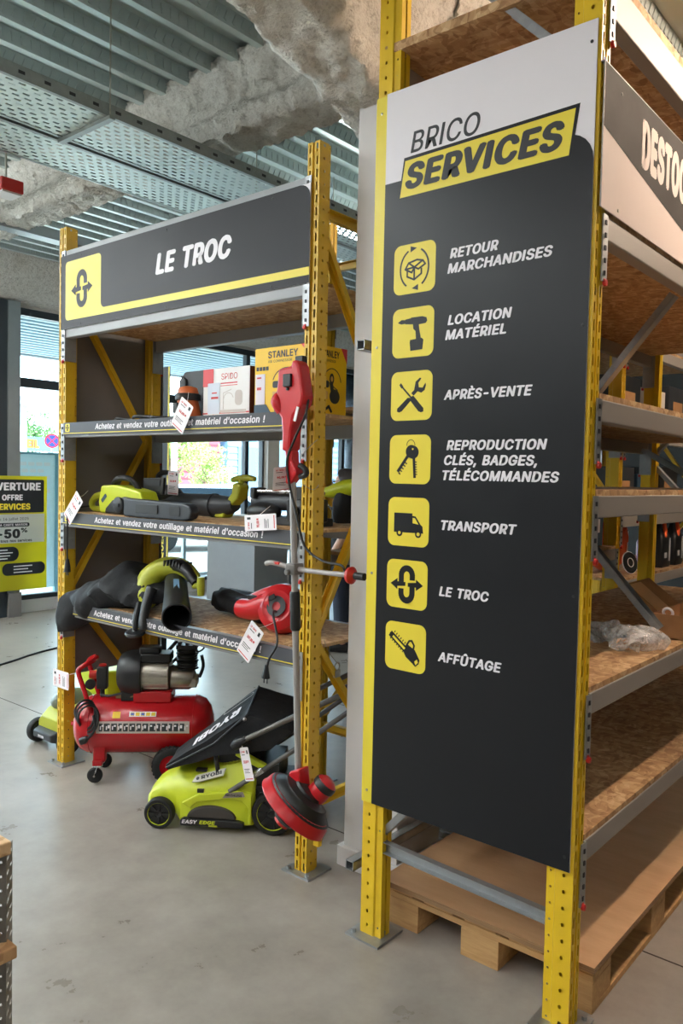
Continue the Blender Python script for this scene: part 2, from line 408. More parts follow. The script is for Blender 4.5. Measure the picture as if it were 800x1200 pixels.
def flocked(name, sec, a0, a1, axis, step=.021, fn=None, amp=1.0):
    """sprayed beam: a section (across, z) swept along x or y and roughened"""
    P = []
    for (p, q) in zip(sec, sec[1:]):
        L = math.hypot(q[0]-p[0], q[1]-p[1]); k = max(1, int(L/step))
        P += [(p[0]+(q[0]-p[0])*i/k, p[1]+(q[1]-p[1])*i/k) for i in range(k)]
    P.append(sec[-1]); n = int((a1-a0)/step); m = MB(); vs = []; fs = []
    for i in range(n+1):
        a = a0+(a1-a0)*i/n
        for j, (u, z) in enumerate(P):
            if fn: u, z = fn(a, u, z)
            v = Vector((a, u, z)) if axis == 'x' else Vector((u, a, z))
            d = noise.noise_vector(v*5)*.022 + noise.noise_vector(v*14)*.020 + noise.noise_vector(v*36)*.016 + noise.noise_vector(v*80)*.006
            vs.append(v+d*amp)
    k = len(P)
    for i in range(n):
        for j in range(k-1): fs.append((i*k+j, i*k+j+1, (i+1)*k+j+1, (i+1)*k+j))
    m.add(vs, fs); struct(name, m, 'flock', smooth=60)
def beam_sec(c, top, bot, hw, spread=.07):
    h = top-bot; half = [(-hw-spread, top+.05), (-hw*.8, top-.05), (-hw*.72, top-.10), (-hw*.55, top-.2*h-.06), (-hw*.55, bot+.17), (-hw*.8, bot+.125), (-hw, bot+.09), (-hw, bot+.04), (-hw*.8, bot)]
    return [(c+x, z) for x, z in half]+[(c-x, z) for x, z in half[::-1]]
flocked('trim_3', beam_sec(3.10, ZC, 3.50, .15, .0), -8.6, -1.9, 'x')
def haunch(a, u, z):
    d = max(0, 1-abs(a-2.70)/1.1); lo = 3.36-.30*d**1.1
    return u, (ZC+.05)-((ZC+.05)-z)*((ZC+.05)-lo)/((ZC+.05)-3.2)
flocked('trim_4', beam_sec(-2.02, ZC, 3.2, .16, .03), .2, 6.2, 'y', fn=haunch)
flocked('trim_5', [(-8.0, 3.93), (-8.06, 3.80), (-8.13, 3.70), (-8.22, 3.62), (-8.32, 3.56), (-8.45, 3.52), (-8.66, 3.49)], .5, 12.5, 'y', .05, amp=.45)

def facade():
    X = -8.6
    m = MB(); m.box2((X-.12, -6, 0), (X, 13, .15)); struct('wall_left', m, 'white')
    m = MB(); m.box2((X-.12, -6, 3.47), (X+.02, 13, 3.95)); struct('trim_6', m, 'offwhite')
    m = MB(); m.box2((X-.1, -6, .15), (X, .5, 3.47)); struct('wall_left_end', m, 'offwhite')
    m = MB(); m.box2((X-.12, 8.44, 0), (X+.10, 8.68, 3.5)); struct('wall_pillar', m, 'offwhite')
    m = MB(); m.box2((X-.10, 12, .15), (X, 13, 3.47)); struct('wall_far_end', m, 'offwhite')
    k = 0
    for y0, y1, tr in ((.5, 2.3, 1), (2.3, 4.1, 1), (4.5, 6.3, 1), (6.3, 8.09, 1), (8.09, 8.44, 0), (8.68, 10.3, 1), (10.3, 12, 1)):
        k += 1; m = MB(); f = .035
        for a, b in ((y0, y0+f), (y1-f, y1)): m.box2((X-.07, a, .15), (X+.01, b, 3.47))
        m.box2((X-.07, y0+f, .15), (X+.01, y1-f, .20)); m.box2((X-.07, y0+f, 3.39), (X+.01, y1-f, 3.47))
        if tr: m.box2((X-.07, y0+f, 2.585), (X+.01, y1-f, 2.69))
        w = struct('window_%d' % k, m, 'frame', smooth=0)
        g = MB(); g.box2((X-.035, y0, .15), (X-.029, y1, 3.47)); g.M = Matrix.Translation(-w.location); g.v = [g.M @ v for v in g.v]; obj('pane', g, 'glass', w, smooth=0)
    m = MB(); m.box2((X-.12, 4.1, 0), (X+.14, 4.36, 3.5)); m.cur = 1; m.box2((X-.12, 4.36, .12), (X+.16, 4.5, 3.5)); m.cur = 2; m.box2((X-.11, 4.36, 0), (X+.19, 4.505, .27))
    struct('wall_mullion', m, ['frame', 'alu', 'panelback'])
facade()

# ------------------------------------------------------------------ ceiling services
def lamp(loc, L, power, mat, label, group, wd=.044, up=.006, top=0):
    t = thing('ceiling_lamp', label, 'ceiling lamp', loc, 0, group)
    m = MB(); m.box2((-.05, -L/2, .012), (.05, L/2, .07)); obj('housing', m, 'white', t, bevel=.004)
    m = MB(); m.box2((-wd, -L/2+.02, -up), (wd, L/2-.02, .014))
    if top: m.box2((-top, -L/2+.02, .0702), (top, L/2-.02, .08))
    obj('diffuser', m, mat, t, smooth=0)
    for s in (-1, 1): m = MB(); m.cyl((0, s*L*.4, .07), (0, s*L*.4, ZC-loc[2]+.01), .003, n=6); obj('hanger_wire', m, 'steel', t)
    return t
LW = emit('warm_lamp_diffuser', (255, 228, 202), LAMP_WARM); LCc = emit('cool_lamp_diffuser', (244, 250, 250), LAMP_COOL); LN = emit('neutral_fill_diffuser', (255, 248, 246), FILL_NEUTRAL)
p = lamp((-.27, 3.5, 3.55), 1.5, 0, LW, 'long white ceiling lamp over the aisle beside the tall yellow rack', 'aisle lamps out of the picture', .026, .035)
q = lamp((3.2, -1.2, 3.40), 1.5, 0, LCc, 'added fill lamp out of view, brightening the shop', 'added fill lamps out of view')  # unseen lamp added to raise the ambient light; copied below
dup(p, (-.27, 5.6, 3.55))
n_ = lamp((-.27, -.6, 3.55), 1.5, 0, LN, 'added fill lamp behind the viewer, lighting the big sign', 'added fill lamps behind the viewer')  # added out of view to give the big sign neutral light
for x, y in ((-.27, -2.8), (-1.9, -1.6), (-1.9, -3.8)): dup(n_, (x, y, 3.55))
w_ = lamp((-7.3, .6, 3.30), 1.5, 0, LCc, 'added lamp with uplight near the window wall, brightening the ceiling', 'added window side uplights', .044, .006, .03)  # unseen uplight added to brighten the deck and sprayed beams
for x, y in ((-7.3, 2.4), (-7.3, -1.2), (-7.3, -3.0), (-5.2, .6), (-5.2, -1.4)): dup(w_, (x, y, 3.30))
for x, y in ((-3.2, -3.6), (-3.2, -1.5), (-3.2, .3), (-6.4, -3.6), (-6.4, -1.5), (-6.4, .3)): dup(q, (x, y, 3.40))
lamp((-3.94, 5.15, 3.50), 1.5, 0, LCc, 'lit strip lamp under the ceiling seen between the yellow upright and the white column', None)

def tray(x0, x1, z, y0, y1, label, rods):
    t = thing('cable_tray', label, 'cable tray', ((x0+x1)/2, y0, z), 0)
    m = MB(); m.box2((x0+.002, y0, z), (x1-.002, y1, z+.0015)); obj('perforated_bottom', m, 'perf', t, world=True, smooth=0)
    for x, s in ((x0, 1), (x1, -1)):
        m = MB(); m.box2((x, y0, z-.001), (x+s*.002, y1, z+.055)); m.box2((x, y0, z+.053), (x+s*.012, y1, z+.055)); m.box2((x, y0, z-.002), (x+s*.02, y1, z))
        y = y0+.1
        while y < y1:
            m.cur = 1; m.box2((x-s*.0012, y, z+.02), (x+s*.0008, y+.03, z+.034)); m.cur = 0; y += .12
        obj('side_rail', m, ['tray', 'ink'], t, world=True, smooth=0)
    for y, x in rods:
        m = MB(); m.cyl((x, y, z), (x, y, ZC+.02), .004, n=8); m.cyl((x, y, z-.012), (x, y, z), .009, n=6); obj('hanger_rod', m, 'steel', t, world=True)
        m = MB(); m.bar((x0-.02, y, z-.012), (x1+.02, y, z-.012), .03, .018); obj('support_bar', m, 'tray', t, world=True, smooth=0)
tray(-3.70, -3.29, 3.30, -1, 7.6, 'wide perforated steel cable tray on thin rods, nearer the tall rack', [(2.19, -3.29), (4.6, -3.29)])
tray(-4.10, -3.73, 3.30, -1, 7.6, 'perforated steel cable tray running along the far side of the wider one', [(3.9, -4.09)])
m = MB(); m.box2((-6.03, 1.2, 3.48), (-5.90, 9.5, 3.55)); m.box2((-5.99, 1.2, 3.55), (-5.94, 9.5, 3.575))
for y in (3.55, 6.4): m.cyl((-5.965, y, 3.57), (-5.965, y, ZC+.02), .004, n=6)
tag(obj('ceiling_trunking', m, 'alu', bevel=.004), 'pale grey trunking rail hung under the ceiling before the window wall', 'trunking')
t = thing('alarm_sounder', 'small red box hanging under the cable trays at the left edge', 'alarm', (-4.35, 2.23, 3.17))
m = MB(); m.box2((-4.42, 2.17, 3.175), (-4.28, 2.30, 3.245)); obj('housing', m, 'red', t, world=True, bevel=.008)
m = MB(); m.box2((-4.41, 2.18, 3.165), (-4.29, 2.29, 3.178)); obj('base_plate', m, 'white', t, world=True)
m = MB(); m.cyl((-4.35, 2.23, 3.24), (-4.35, 2.23, ZC+.02), .006, n=8); obj('drop_rod', m, 'steel', t, world=True)
# ------------------------------------------------------------------ pallet racking
def holes(m, o, u, v, w, H, pitch, hw, hh, rnd, ph=.5):
    """one strip of sheet steel w wide and H high, punched once per pitch"""
    o, u, v = Vector(o), Vector(u), Vector(v); n = int(H/pitch); P = []
    for k in range(n):
        y0 = k*pitch; c = (w/2, y0+pitch*ph)
        out = [(w, c[1]), (w, y0+pitch), (c[0], y0+pitch), (0, y0+pitch), (0, c[1]), (0, y0), (c[0], y0), (w, y0)]
        if rnd: inn = [(c[0]+hw*math.cos(a*PI/4), c[1]+hw*math.sin(a*PI/4)) for a in range(8)]
        else: inn = [(c[0]+hw, c[1]), (c[0]+hw, c[1]+hh), (c[0], c[1]+hh), (c[0]-hw, c[1]+hh), (c[0]-hw, c[1]), (c[0]-hw, c[1]-hh), (c[0], c[1]-hh), (c[0]+hw, c[1]-hh)]
        m.add([o+u*a+v*b for a, b in out+inn], [(i, (i+1) % 8, 8+(i+1) % 8, 8+i) for i in range(8)])
    if n*pitch < H-1e-4:
        m.add([o+u*a+v*b for a, b in ((0, n*pitch), (w, n*pitch), (w, H), (0, H))], [(0, 1, 2, 3)])
def upright(root, P, front, H, mat, plate=True, d2=.026):
    a = Vector((*front, 0)); b = Vector((-a.y, a.x, 0)); Z = Vector((0, 0, 1)); P = Vector(P); Wd = .064; m = MB(); z0 = Vector((0, 0, .006))
    s = .026; g = .008
    for e in (-1, 1):
        o = P+z0+b*(e*Wd/2)
        holes(m, o, -b*e, Z, s, H, .05, .0045, .016, False)
        q = o-b*e*s; gw = Wd/2-s
        m.add([q, q-a*g, q-a*g+Z*H, q+Z*H], [(0, 1, 2, 3)]); m.add([q-a*g, q-a*g-b*e*gw, q-a*g-b*e*gw+Z*H, q-a*g+Z*H], [(0, 1, 2, 3)])
        holes(m, o, -a, Z, .056, H, .05, .0062, 0, True, .5+.22*e)
        q = o-a*.056; m.add([q, q-a*.004-b*e*.006, q-a*.004-b*e*.006+Z*H, q+Z*H], [(0, 1, 2, 3)])
        q = q-a*.004-b*e*.006; holes(m, q, -a, Z, d2, H, .05, .0038, 0, True, .5+.22*e)
        q = q-a*d2; m.add([q, q-b*e*.022, q-b*e*.022+Z*H, q+Z*H], [(0, 1, 2, 3)])
    up = obj('upright', m, mat, root, world=True, smooth=0)
    if plate:
        m = MB(); c = P-a*.04
        m.bar(c-a*.07+Vector((0, 0, .004)), c+a*.075+Vector((0, 0, .004)), .15, .008)
        for e in (-1, 1): m.cyl(c+a*.055+b*e*.052, c+a*.055+b*e*.052+Vector((0, 0, .02)), .009, n=6)
        obj('base_plate', m, 'galva', up, world=True, smooth=0)
    return up
def brace(root, p, q, mat, w=.024, h=.042, up=(1, 0, 0), name='brace'):
    m = MB(); m.channel(p, q, w, h, .002, up); obj(name, m, mat, root, world=True, smooth=0)
def beam(root, p, q, nrm, h, mat, depth=.045, hook=.19, name='beam', conn='galva', pin=.010):
    """step beam between two uprights; p, q are the ends of its top front edge"""
    p, q, n = Vector(p), Vector(q), Vector(nrm); d = (q-p).normalized(); Z = Vector((0, 0, 1)); m = MB()
    m.bar(p-n*depth/2-Z*h/2, q-n*depth/2-Z*h/2, depth, h, Z)
    o = obj(name, m, mat, root, world=True, smooth=0, bevel=.004)
    for e, s in ((p, 1), (q, -1)):
        m = MB(); zc = e-Z*hook/2
        m.bar(zc-Z*hook/2-n*.03+d*s*.0025, zc+Z*hook/2-n*.03+d*s*.0025, .005, .07, n)      # plate on the inner flank
        m.bar(zc-Z*hook/2+n*.003-d*s*.014, zc+Z*hook/2+n*.003-d*s*.014, .034, .004, n)     # leg over the front face
        m.cur = 1
        for k in range(5): m.box(zc+Z*(k-2)*hook/5.3+n*.0052-d*s*.014, (.006+abs(n.y)*.003, .006+abs(n.x)*.003, .013))
        obj('connector', m, [conn, 'ink'], o, world=True, smooth=0)
        if not pin: continue
        m = MB(); c = e-Z*(hook+.004)+n*.008-d*s*.012
        m.lathe([(0, -.006), (pin-.001, -.005), (pin, 0), (pin-.001, .005), (0, .006)], c, n, 10); m.bar(c, c-n*.012+Z*.026, .012, .006)
        obj('lock_pin', m, 'red', o, world=True)
    return o
def board(a, b, label, mat='osb', group=None, name='shelf_board', cuts=(), axis=0):
    m = MB(); ends = [a[axis]]+list(cuts)+[b[axis]]
    for e0, e1 in zip(ends, ends[1:]):
        p, q = list(a), list(b); p[axis], q[axis] = e0+.0012, e1-.0012; m.box2(p, q)
    return tag(obj(name, m, mat, smooth=0), label, 'shelf board', group)

# --- the trade-in rack on the left
LY, LB = 2.366, 3.0
LZ = (2.432, 1.893, 1.406, .917)
def left_rack():
    t = thing('pallet_rack', 'ochre yellow pallet rack with used tools on grey shelves, left of the white column', 'pallet rack', (-3.06, 2.68, 0))
    for x in (-3.986, -2.156):
        for y, f in ((LY, (0, -1)), (LB, (0, 1))): upright(t, (x, y, 0), f, 2.95, 'rackyel2', d2=.012)
    Y0, Y1 = 2.44, 2.925
    for x in (-3.986, -2.156):
        for z in (2.69, .28): brace(t, (x, Y0-.02, z), (x, Y1+.02, z), 'rackyel2', up=(0, 0, 1))
        zs = (2.62, 1.81, .96, .30)
        for k in range(3):
            a, b = (Y0-.01, Y1+.01) if k % 2 == 0 else (Y1+.01, Y0-.01)
            brace(t, (x, a, zs[k]), (x, b, zs[k+1]+.02), 'rackyel2', up=(1, 0, 0))
    for z in LZ+(2.825,):
        beam(t, (-3.952, LY-.004, z), (-2.190, LY-.004, z), (0, -1, 0), .075, 'beamblue', hook=.20, pin=.008 if z < 2.8 else .0)
        if z < 2.8: beam(t, (-2.190, LB+.004, z), (-3.952, LB+.004, z), (0, 1, 0), .075, 'beamblue', hook=.20, pin=.008)
left_rack()
for z, w in zip(LZ, ('behind the LE TROC sign', 'under the cartons', 'under the chainsaw', 'under the leaf blowers')):
    board((-3.95, LY+.043, z-.010), (-2.19, LB-.043, z+.004), 'chipboard shelf of the left rack, %s' % w, cuts=(-3.35, -2.77))

# --- the tall rack with the big sign
FX, BX, SY = -.920, -1.705, 2.228
ZB = (3.07, 2.40, 1.875, 1.592, 1.006, .56)
def right_rack():
    t = thing('pallet_rack', 'tall bright yellow pallet rack carrying the big black services sign', 'pallet rack', (-1.3, 3.6, 0))
    for y in (SY, 4.912):
        upright(t, (FX, y, 0), (1, 0), 3.45, 'rackyel'); upright(t, (BX, y, 0), (-1, 0), 3.45, 'rackyel')
        x0, x1 = BX+.075, FX-.075
        for z in (.335, 1.55, 2.45): brace(t, (x0, y, z), (x1, y, z-.02), 'galva', up=(0, 0, 1), h=.04, name='cross_bar')
        for (xa, za), (xb, zb) in (((x0-.02, .345), (x1, 1.05)), ((x1, 1.08), (x0, 1.75)), ((x0, 1.8), (x1, 2.5)), ((x1+.04, 2.82), (x0+.02, 3.47 if y < 3 else 3.3))):
            brace(t, (xa, y+.01, za), (xb, y+.01, zb), 'galva', up=(0, 1, 0), h=.042)
    for z in ZB:
        beam(t, (FX+.004, SY+.034, z), (FX+.004, 4.878, z), (1, 0, 0), .11 if z > 3 else .066, 'beamgrey')
        beam(t, (BX-.004, 4.878, z), (BX-.004, SY+.034, z), (-1, 0, 0), .066, 'beamgrey')
    for p, q in (((-1.56, 3.10, 1.62), (-.975, 3.10, 2.335)), ((-1.41, 3.10, 1.515), (-1.0, 3.10, 1.07)), ((-1.5, 4.3, 1.80), (-1.2, 4.3, 1.63))):
        brace(t, p, q, 'galva', up=(0, 1, 0), h=.045)
    for z in (.224, 2.10):
        m = MB(); c = Vector((-1.765, 2.2, z)); w = .016
        for dx, dz, sx, sz in ((-w, 0, .003, .035), (w, 0, .003, .035), (0, -w, .035, .003), (0, w, .035, .003)): m.box2(c+Vector((dx-sx/2, 0, dz-sz/2)), c+Vector((dx+sx/2, 2.7, dz+sz/2)))
        obj('rear_tube', m, 'galva', t, world=True, smooth=0)
right_rack()
names = ('topmost of the tall rack, above the white end of the sign', 'behind the DESTOCK sign', 'just above eye level with a brightly lit front edge', 'at eye level', 'under the open carton', 'lowest of the tall rack, over the pallet')
for z, w in zip(ZB, names):
    board((BX+.0, SY+.036 if z < 3 else SY-.03, z), (FX, 4.87, z+.018 if z < 3 else z+.03), 'chipboard shelf %s' % w, cuts=(3.08, 3.95), axis=1)

# --- the row backing on to it
def rear_rack():
    t = thing('pallet_rack', 'dull yellow pallet rack in the dark behind the tall one, seen through its shelves', 'pallet rack', (-2.3, 5, 0))
    for y in (3.16, 4.96, 6.9):
        upright(t, (-2.80, y, 0), (-1, 0), 2.95, 'rackyel2', d2=.012); upright(t, (-1.86, y, 0), (1, 0), 2.95, 'rackyel2')
        for z in (.31, 2.71, 1.5): brace(t, (-2.73, y, z), (-1.93, y, z), 'rackyel2', up=(0, 0, 1))
        brace(t, (-2.73, y+.01, .36), (-1.93, y+.01, 1.45), 'rackyel2', up=(0, 1, 0)); brace(t, (-1.93, y+.01, 1.55), (-2.73, y+.01, 2.66), 'rackyel2', up=(0, 1, 0))
    for y0, y1, zz in ((3.203, 4.917, (.80, 1.22, 1.98, 2.55)), (5.003, 6.857, (1.0, 1.42, 1.98, 2.55))):
        for z in zz:
            beam(t, (-1.856, y0, z), (-1.856, y1, z), (1, 0, 0), .07, 'beamgrey'); beam(t, (-2.804, y1, z), (-2.804, y0, z), (-1, 0, 0), .07, 'beamgrey')
rear_rack()
for y0, y1, w, zz in ((3.2, 4.92, 'nearer', (.80, 1.22)), (5.0, 6.86, 'farther', (1.0, 1.42))):
    for z, k in ((zz[0], 'lowest'), (zz[1], 'second'), (1.98, 'third'), (2.55, 'topmost')):
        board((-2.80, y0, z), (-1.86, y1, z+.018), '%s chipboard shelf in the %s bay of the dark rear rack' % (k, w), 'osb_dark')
# ------------------------------------------------------------------ signs
def Fm(o, u, v): m = MB(); return m.frame(o, u, v)
def glyph_troc(s=1):
    P = []
    w = .125
    P += stroke([(.365, .50), (.365, .68)]+arc(.5, .68, .135, 180, 0, 14, .15)[1:]+[(.635, .63)], w)
    P += stroke([(.635, .50), (.635, .32)]+arc(.5, .32, .135, 0, -180, 14, .15)[1:]+[(.365, .37)], w)
    P += [[(.27, .545), (.27, .445), (.47, .465), (.47, .545)], [(.73, .555), (.73, .455), (.53, .455), (.53, .535)]]
    P += [[(.10, .495), (.27, .61), (.27, .38)], [(.90, .505), (.73, .62), (.73, .39)]]
    return P
def glyphs():
    G = {}
    box = []
    st = lambda pts, w=.035, c=False: box.extend(stroke(pts, w, c))
    st(arc(.5, .5, .34, 118, 235, 16, .40)); st(arc(.5, .5, .34, 62, -55, 16, .40))
    box.append([(.55, .90), (.40, .95), (.40, .83)]); box.append([(.45, .10), (.60, .17), (.60, .05)])
    st([(.33, .47), (.33, .35), (.50, .27), (.67, .37), (.67, .47)]); st([(.50, .29), (.50, .50)]); st([(.50, .52), (.28, .50), (.36, .62), (.56, .66), (.70, .63), (.76, .55), (.60, .47)], .035, False)
    st([(.50, .52), (.60, .47)]); st([(.50, .52), (.36, .62)]); st([(.50, .52), (.68, .62)]); st([(.28, .50), (.44, .42), (.50, .52)])
    G['box'] = ([*box], [])
    G['drill'] = ([[(.14, .735), (.22, .775), (.31, .765), (.31, .69), (.22, .685), (.14, .715)], [(.31, .775), (.45, .79), (.45, .80), (.72, .80), (.82, .77), (.84, .70), (.80, .655), (.64, .645), (.31, .68)],
                    [(.50, .66), (.64, .65), (.655, .55), (.70, .36), (.58, .36), (.565, .52), (.51, .57)], [(.44, .35), (.72, .37), (.76, .33), (.74, .14), (.45, .13), (.43, .30)]], [])
    tl = stroke([(.24, .72), (.52, .44)], .035); tl.append([(.20, .73), (.24, .77), (.30, .70), (.26, .655)])
    tl += [[(.50, .48), (.55, .50), (.80, .24), (.80, .17), (.74, .155), (.68, .18), (.46, .42)], [(.47, .46), (.41, .46), (.16, .25), (.155, .19), (.21, .17), (.27, .19), (.50, .41)],
           [(.50, .55), (.60, .645), (.66, .59), (.56, .50)], [(.57, .63), (.60, .78), (.70, .855), (.735, .84), (.665, .75), (.68, .66), (.66, .58), (.58, .58)], [(.66, .58), (.68, .66), (.77, .65), (.835, .745), (.85, .70), (.82, .60), (.74, .55)]]
    G['tools'] = (tl, [])
    ky = stroke(arc(.52, .78, .10, 0, 180, 12, .12), .012); ky.append(disc(.535, .66, .135, 22)); ky.append(disc(.58, .645, .135, 22))
    ky += stroke([(.46, .58), (.22, .26)], .065); ky += stroke([(.60, .53), (.63, .14)], .06)
    for i in range(5): ky += stroke([(.40-i*.04, .43-i*.053), (.43-i*.04, .41-i*.053)], .025)
    for i in range(6): ky += stroke([(.61+i*.004, .45-i*.05), (.665+i*.004, .445-i*.05)], .022)
    G['keys'] = (ky, [disc(.57, .71, .02, 10)])
    G['van'] = ([[(.15, .28), (.15, .68), (.60, .68), (.60, .63), (.68, .62), (.80, .46), (.85, .42), (.87, .28)], disc(.29, .27, .075), disc(.75, .26, .075)], [[(.61, .59), (.665, .585), (.755, .46), (.61, .48)], disc(.29, .27, .034), disc(.75, .26, .038)])
    G['troc'] = (glyph_troc(), [])
    saw = stroke([(.15, .72), (.52, .44)], .13); saw.append(disc(.165, .71, .065, 14))
    for i in range(7):
        x, y = .19+i*.052, .725-i*.04
        saw += stroke([(x+.035, y+.045), (x+.055, y+.075)], .02); saw += stroke([(x-.045, y-.065), (x-.065, y-.095)], .02)
    saw += [[(.47, .50), (.55, .57), (.74, .47), (.86, .28), (.84, .20), (.76, .13), (.68, .19), (.52, .30), (.46, .40)]]
    saw += stroke([(.54, .55), (.60, .64), (.66, .65), (.72, .56), (.70, .47)], .04)
    G['saw'] = (saw, [stroke([(.20, .68), (.48, .47)], .05)[0], [(.735, .235), (.80, .29), (.825, .225), (.765, .165)]])
    return G
GL = glyphs()
def put(polys, x, y, w, h): return [[(x+a*w, y+b*h) for a, b in p] for p in polys]
def services_sign():
    Y = 2.196-.008; t = thing('services_sign', 'tall black sign listing BRICO SERVICES on the end of the tall yellow rack', 'sign', (-1.295, Y, .487))
    def F(n=0): return Fm((0, Y-n, 0), (1, 0, 0), (0, 0, 1))
    m = F(); m.prism([(-1.662, .487), (-.929, .487), (-.929, 2.93), (-1.662, 2.93)], -.004, 0); obj('panel', m, 'signwhite', t, world=True, smooth=0)
    m = F(); m.prism([(-1.703, .487), (-1.662, .487), (-1.662, 2.925), (-1.703, 2.925)], -.004, .0002); m.prism([(-1.706, .487), (-1.703, .487), (-1.703, 2.925), (-1.706, 2.925)], -.03, .0002); obj('edge_strip', m, 'signyel', t, world=True, smooth=0)
    m = F(); flat(m, [rrect(-1.662, .487, -.929, 2.628, .085, corners=(1, 0, 0, 0))], .0006); obj('black_field', m, 'signblk', t, world=True, smooth=0)
    m = F(); text(m, 'BRICO', -1.560, 2.709, .262, .068, .012, .2); obj('lettering', m, 'ink', t, world=True, smooth=0)
    m = F(); flat(m, [[(-1.606, 2.562), (-1.585, 2.699), (-.973, 2.709), (-.995, 2.562)]], .0010); obj('label_border', m, 'signblk', t, world=True, smooth=0)
    m = F(); flat(m, [[(-1.599, 2.570), (-1.580, 2.688), (-.986, 2.698), (-1.003, 2.569)]], .0014); l = obj('label', m, 'signyel', t, world=True, smooth=0)
    m = F(); text(m, 'SERVICES', -1.578, 2.593, .560, .082, .055, .2, .0018); obj('lettering', m, 'ink', l, world=True, smooth=0)
    for k, (g, z) in enumerate(zip(('box', 'drill', 'tools', 'keys', 'van', 'troc', 'saw'), (2.247, 2.036, 1.826, 1.614, 1.404, 1.193, .980))):
        m = F(); flat(m, [rrect(-1.616, z, -1.450, z+.164, .026)], .0010); tl = obj('icon_tile', m, 'signyel', t, world=True, smooth=0)
        d, y = GL[g]; m = F(); flat(m, put(d, -1.616, z, .166, .164), .0013); obj('pictogram', m, 'signblk', tl, world=True, smooth=0)
        if y: m = F(); flat(m, put(y, -1.616, z, .166, .164), .0016); obj('pictogram', m, 'signyel', tl, world=True, smooth=0, label='yellow inner shapes of the pictogram')
    for s, x, z, w in (('RETOUR', -1.396, 2.338, .174), ('MARCHANDISES', -1.404, 2.291, .361), ('LOCATION', -1.398, 2.127, .229), ('MATÉRIEL', -1.406, 2.080, .219), ('APRÈS-VENTE', -1.405, 1.888, .311),
                       ('REPRODUCTION', -1.390, 1.726, .349), ('CLÉS, BADGES,', -1.398, 1.678, .327), ('TÉLÉCOMMANDES', -1.403, 1.629, .403), ('TRANSPORT', -1.403, 1.467, .272), ('LE TROC', -1.404, 1.251, .184), ('AFFÛTAGE', -1.402, 1.036, .233)):
        m = F(); text(m, s, x, z, w, .0315, .040, .2); obj('lettering', m, 'signwhite', t, world=True, smooth=0)
    for x, z in ((-1.683, 2.87), (-.945, 2.87), (-1.683, 2.08), (-.945, 2.08), (-1.683, 1.3), (-.945, 1.3), (-1.683, .53), (-.945, .53)):
        m = F(.0002); m.lathe([(.005, 0), (.0045, .002), (0, .0028)], (x, z, 0), (0, 0, 1), 10); obj('screw', m, 'steel' if x < -1 else 'ink', t, world=True)
services_sign()
def destock_sign():
    X = -.908; t = thing('aisle_sign', 'brown and pale pink sign reading DESTOCK along the side of the tall rack', 'sign', (X, 3.5, 2.41))
    def F(n=0): return Fm((X+n, 0, 0), (0, 1, 0), (0, 0, 1))
    m = F(); m.prism([(2.20, 2.41), (4.88, 2.41), (4.88, 2.81), (2.20, 2.81)], -.003, 0); obj('panel', m, 'blush', t, world=True, smooth=0)
    m = F(); flat(m, [[(2.20, 2.81), (2.20, 2.634), (2.862, 2.528), (2.91, 2.521), (2.97, 2.519), (4.3, 2.519), (4.5, 2.55), (4.88, 2.65), (4.88, 2.81)]], .0008); obj('umber_field', m, 'brown', t, world=True, smooth=0)
    m = F(.0002); text(m, 'DESTOCKAGE', 2.50, 2.612, .735, .146, .075, 0, .001); obj('lettering', m, 'blush', t, world=True, smooth=0)
    m = MB(); m.box2((X-.02, 2.196, 2.81), (X+.001, 4.88, 2.813)); m.box2((X-.003, 2.196, 2.41), (X+.0005, 2.2, 2.82)); obj('folded_edge', m, 'beamgrey', t, world=True, smooth=0)
    for y, z in ((2.325, 2.765), (2.325, 2.43), (4.8, 2.765), (4.8, 2.43)):
        m = F(); m.lathe([(.005, 0), (.0045, .002), (0, .0028)], (y, z, 0), (0, 0, 1), 10); obj('screw', m, 'ink' if z > 2.5 else 'steel', t, world=True)
destock_sign()
def troc_sign():
    Y = LY-.012; t = thing('trade_in_sign', 'long grey and yellow LE TROC sign across the top of the left rack', 'sign', (-3.06, Y, 2.40))
    def F(n=0): return Fm((0, Y-n, 0), (1, 0, 0), (0, 0, 1))
    x0, x1, z0, z1 = -3.982, -2.158, 2.402, 2.794
    m = F(); m.prism([(x0, z0), (x1, z0), (x1, z1), (x0, z1)], -.003, 0); obj('panel', m, 'signwhite', t, world=True, smooth=0)
    m = F(); flat(m, [rrect(x0, z0, x1, z1, .055, corners=(1, 0, 0, 0))], .0006); obj('slate_field', m, 'signgrey', t, world=True, smooth=0)
    r = .03; P = [(x1, 2.434), (x1, 2.466), (-3.575, 2.478)]+[(-3.575+.03*math.cos(R(a)), 2.508+.03*math.sin(R(a))) for a in (270, 245, 220, 200, 180)]
    P += [(-3.605, 2.738)]+[(-3.628+.023*math.cos(R(a)), 2.735+.023*math.sin(R(a))) for a in (0, 30, 60, 90)]+[(-3.915+.022*math.cos(R(a)), 2.736+.022*math.sin(R(a))) for a in (90, 120, 150, 180)]+[(-3.915+.022*math.cos(R(a)), 2.468+.022*math.sin(R(a))) for a in (180, 210, 240, 270)]
    P[3-3] = (x1, 2.434)
    m = F(); flat(m, [P], .0010); ic = obj('yellow_field', m, 'signyel', t, world=True, smooth=0)
    m = F(); flat(m, put(glyph_troc(), -3.905, 2.475, .25, .25), .0014); obj('pictogram', m, 'signgrey', ic, world=True, smooth=0)
    m = F(); text(m, 'LE TROC', -3.150, 2.577, .535, .098, .055, .2, .001); obj('lettering', m, 'signwhite', t, world=True, smooth=0)
    for x in (-3.79, -3.07, -2.37):
        for z in (2.775, 2.416): m = F(); m.lathe([(.006, 0), (.005, .002), (0, .003)], (x, z, .0006), (0, 0, 1), 10); obj('screw', m, 'ink', t, world=True)
troc_sign()
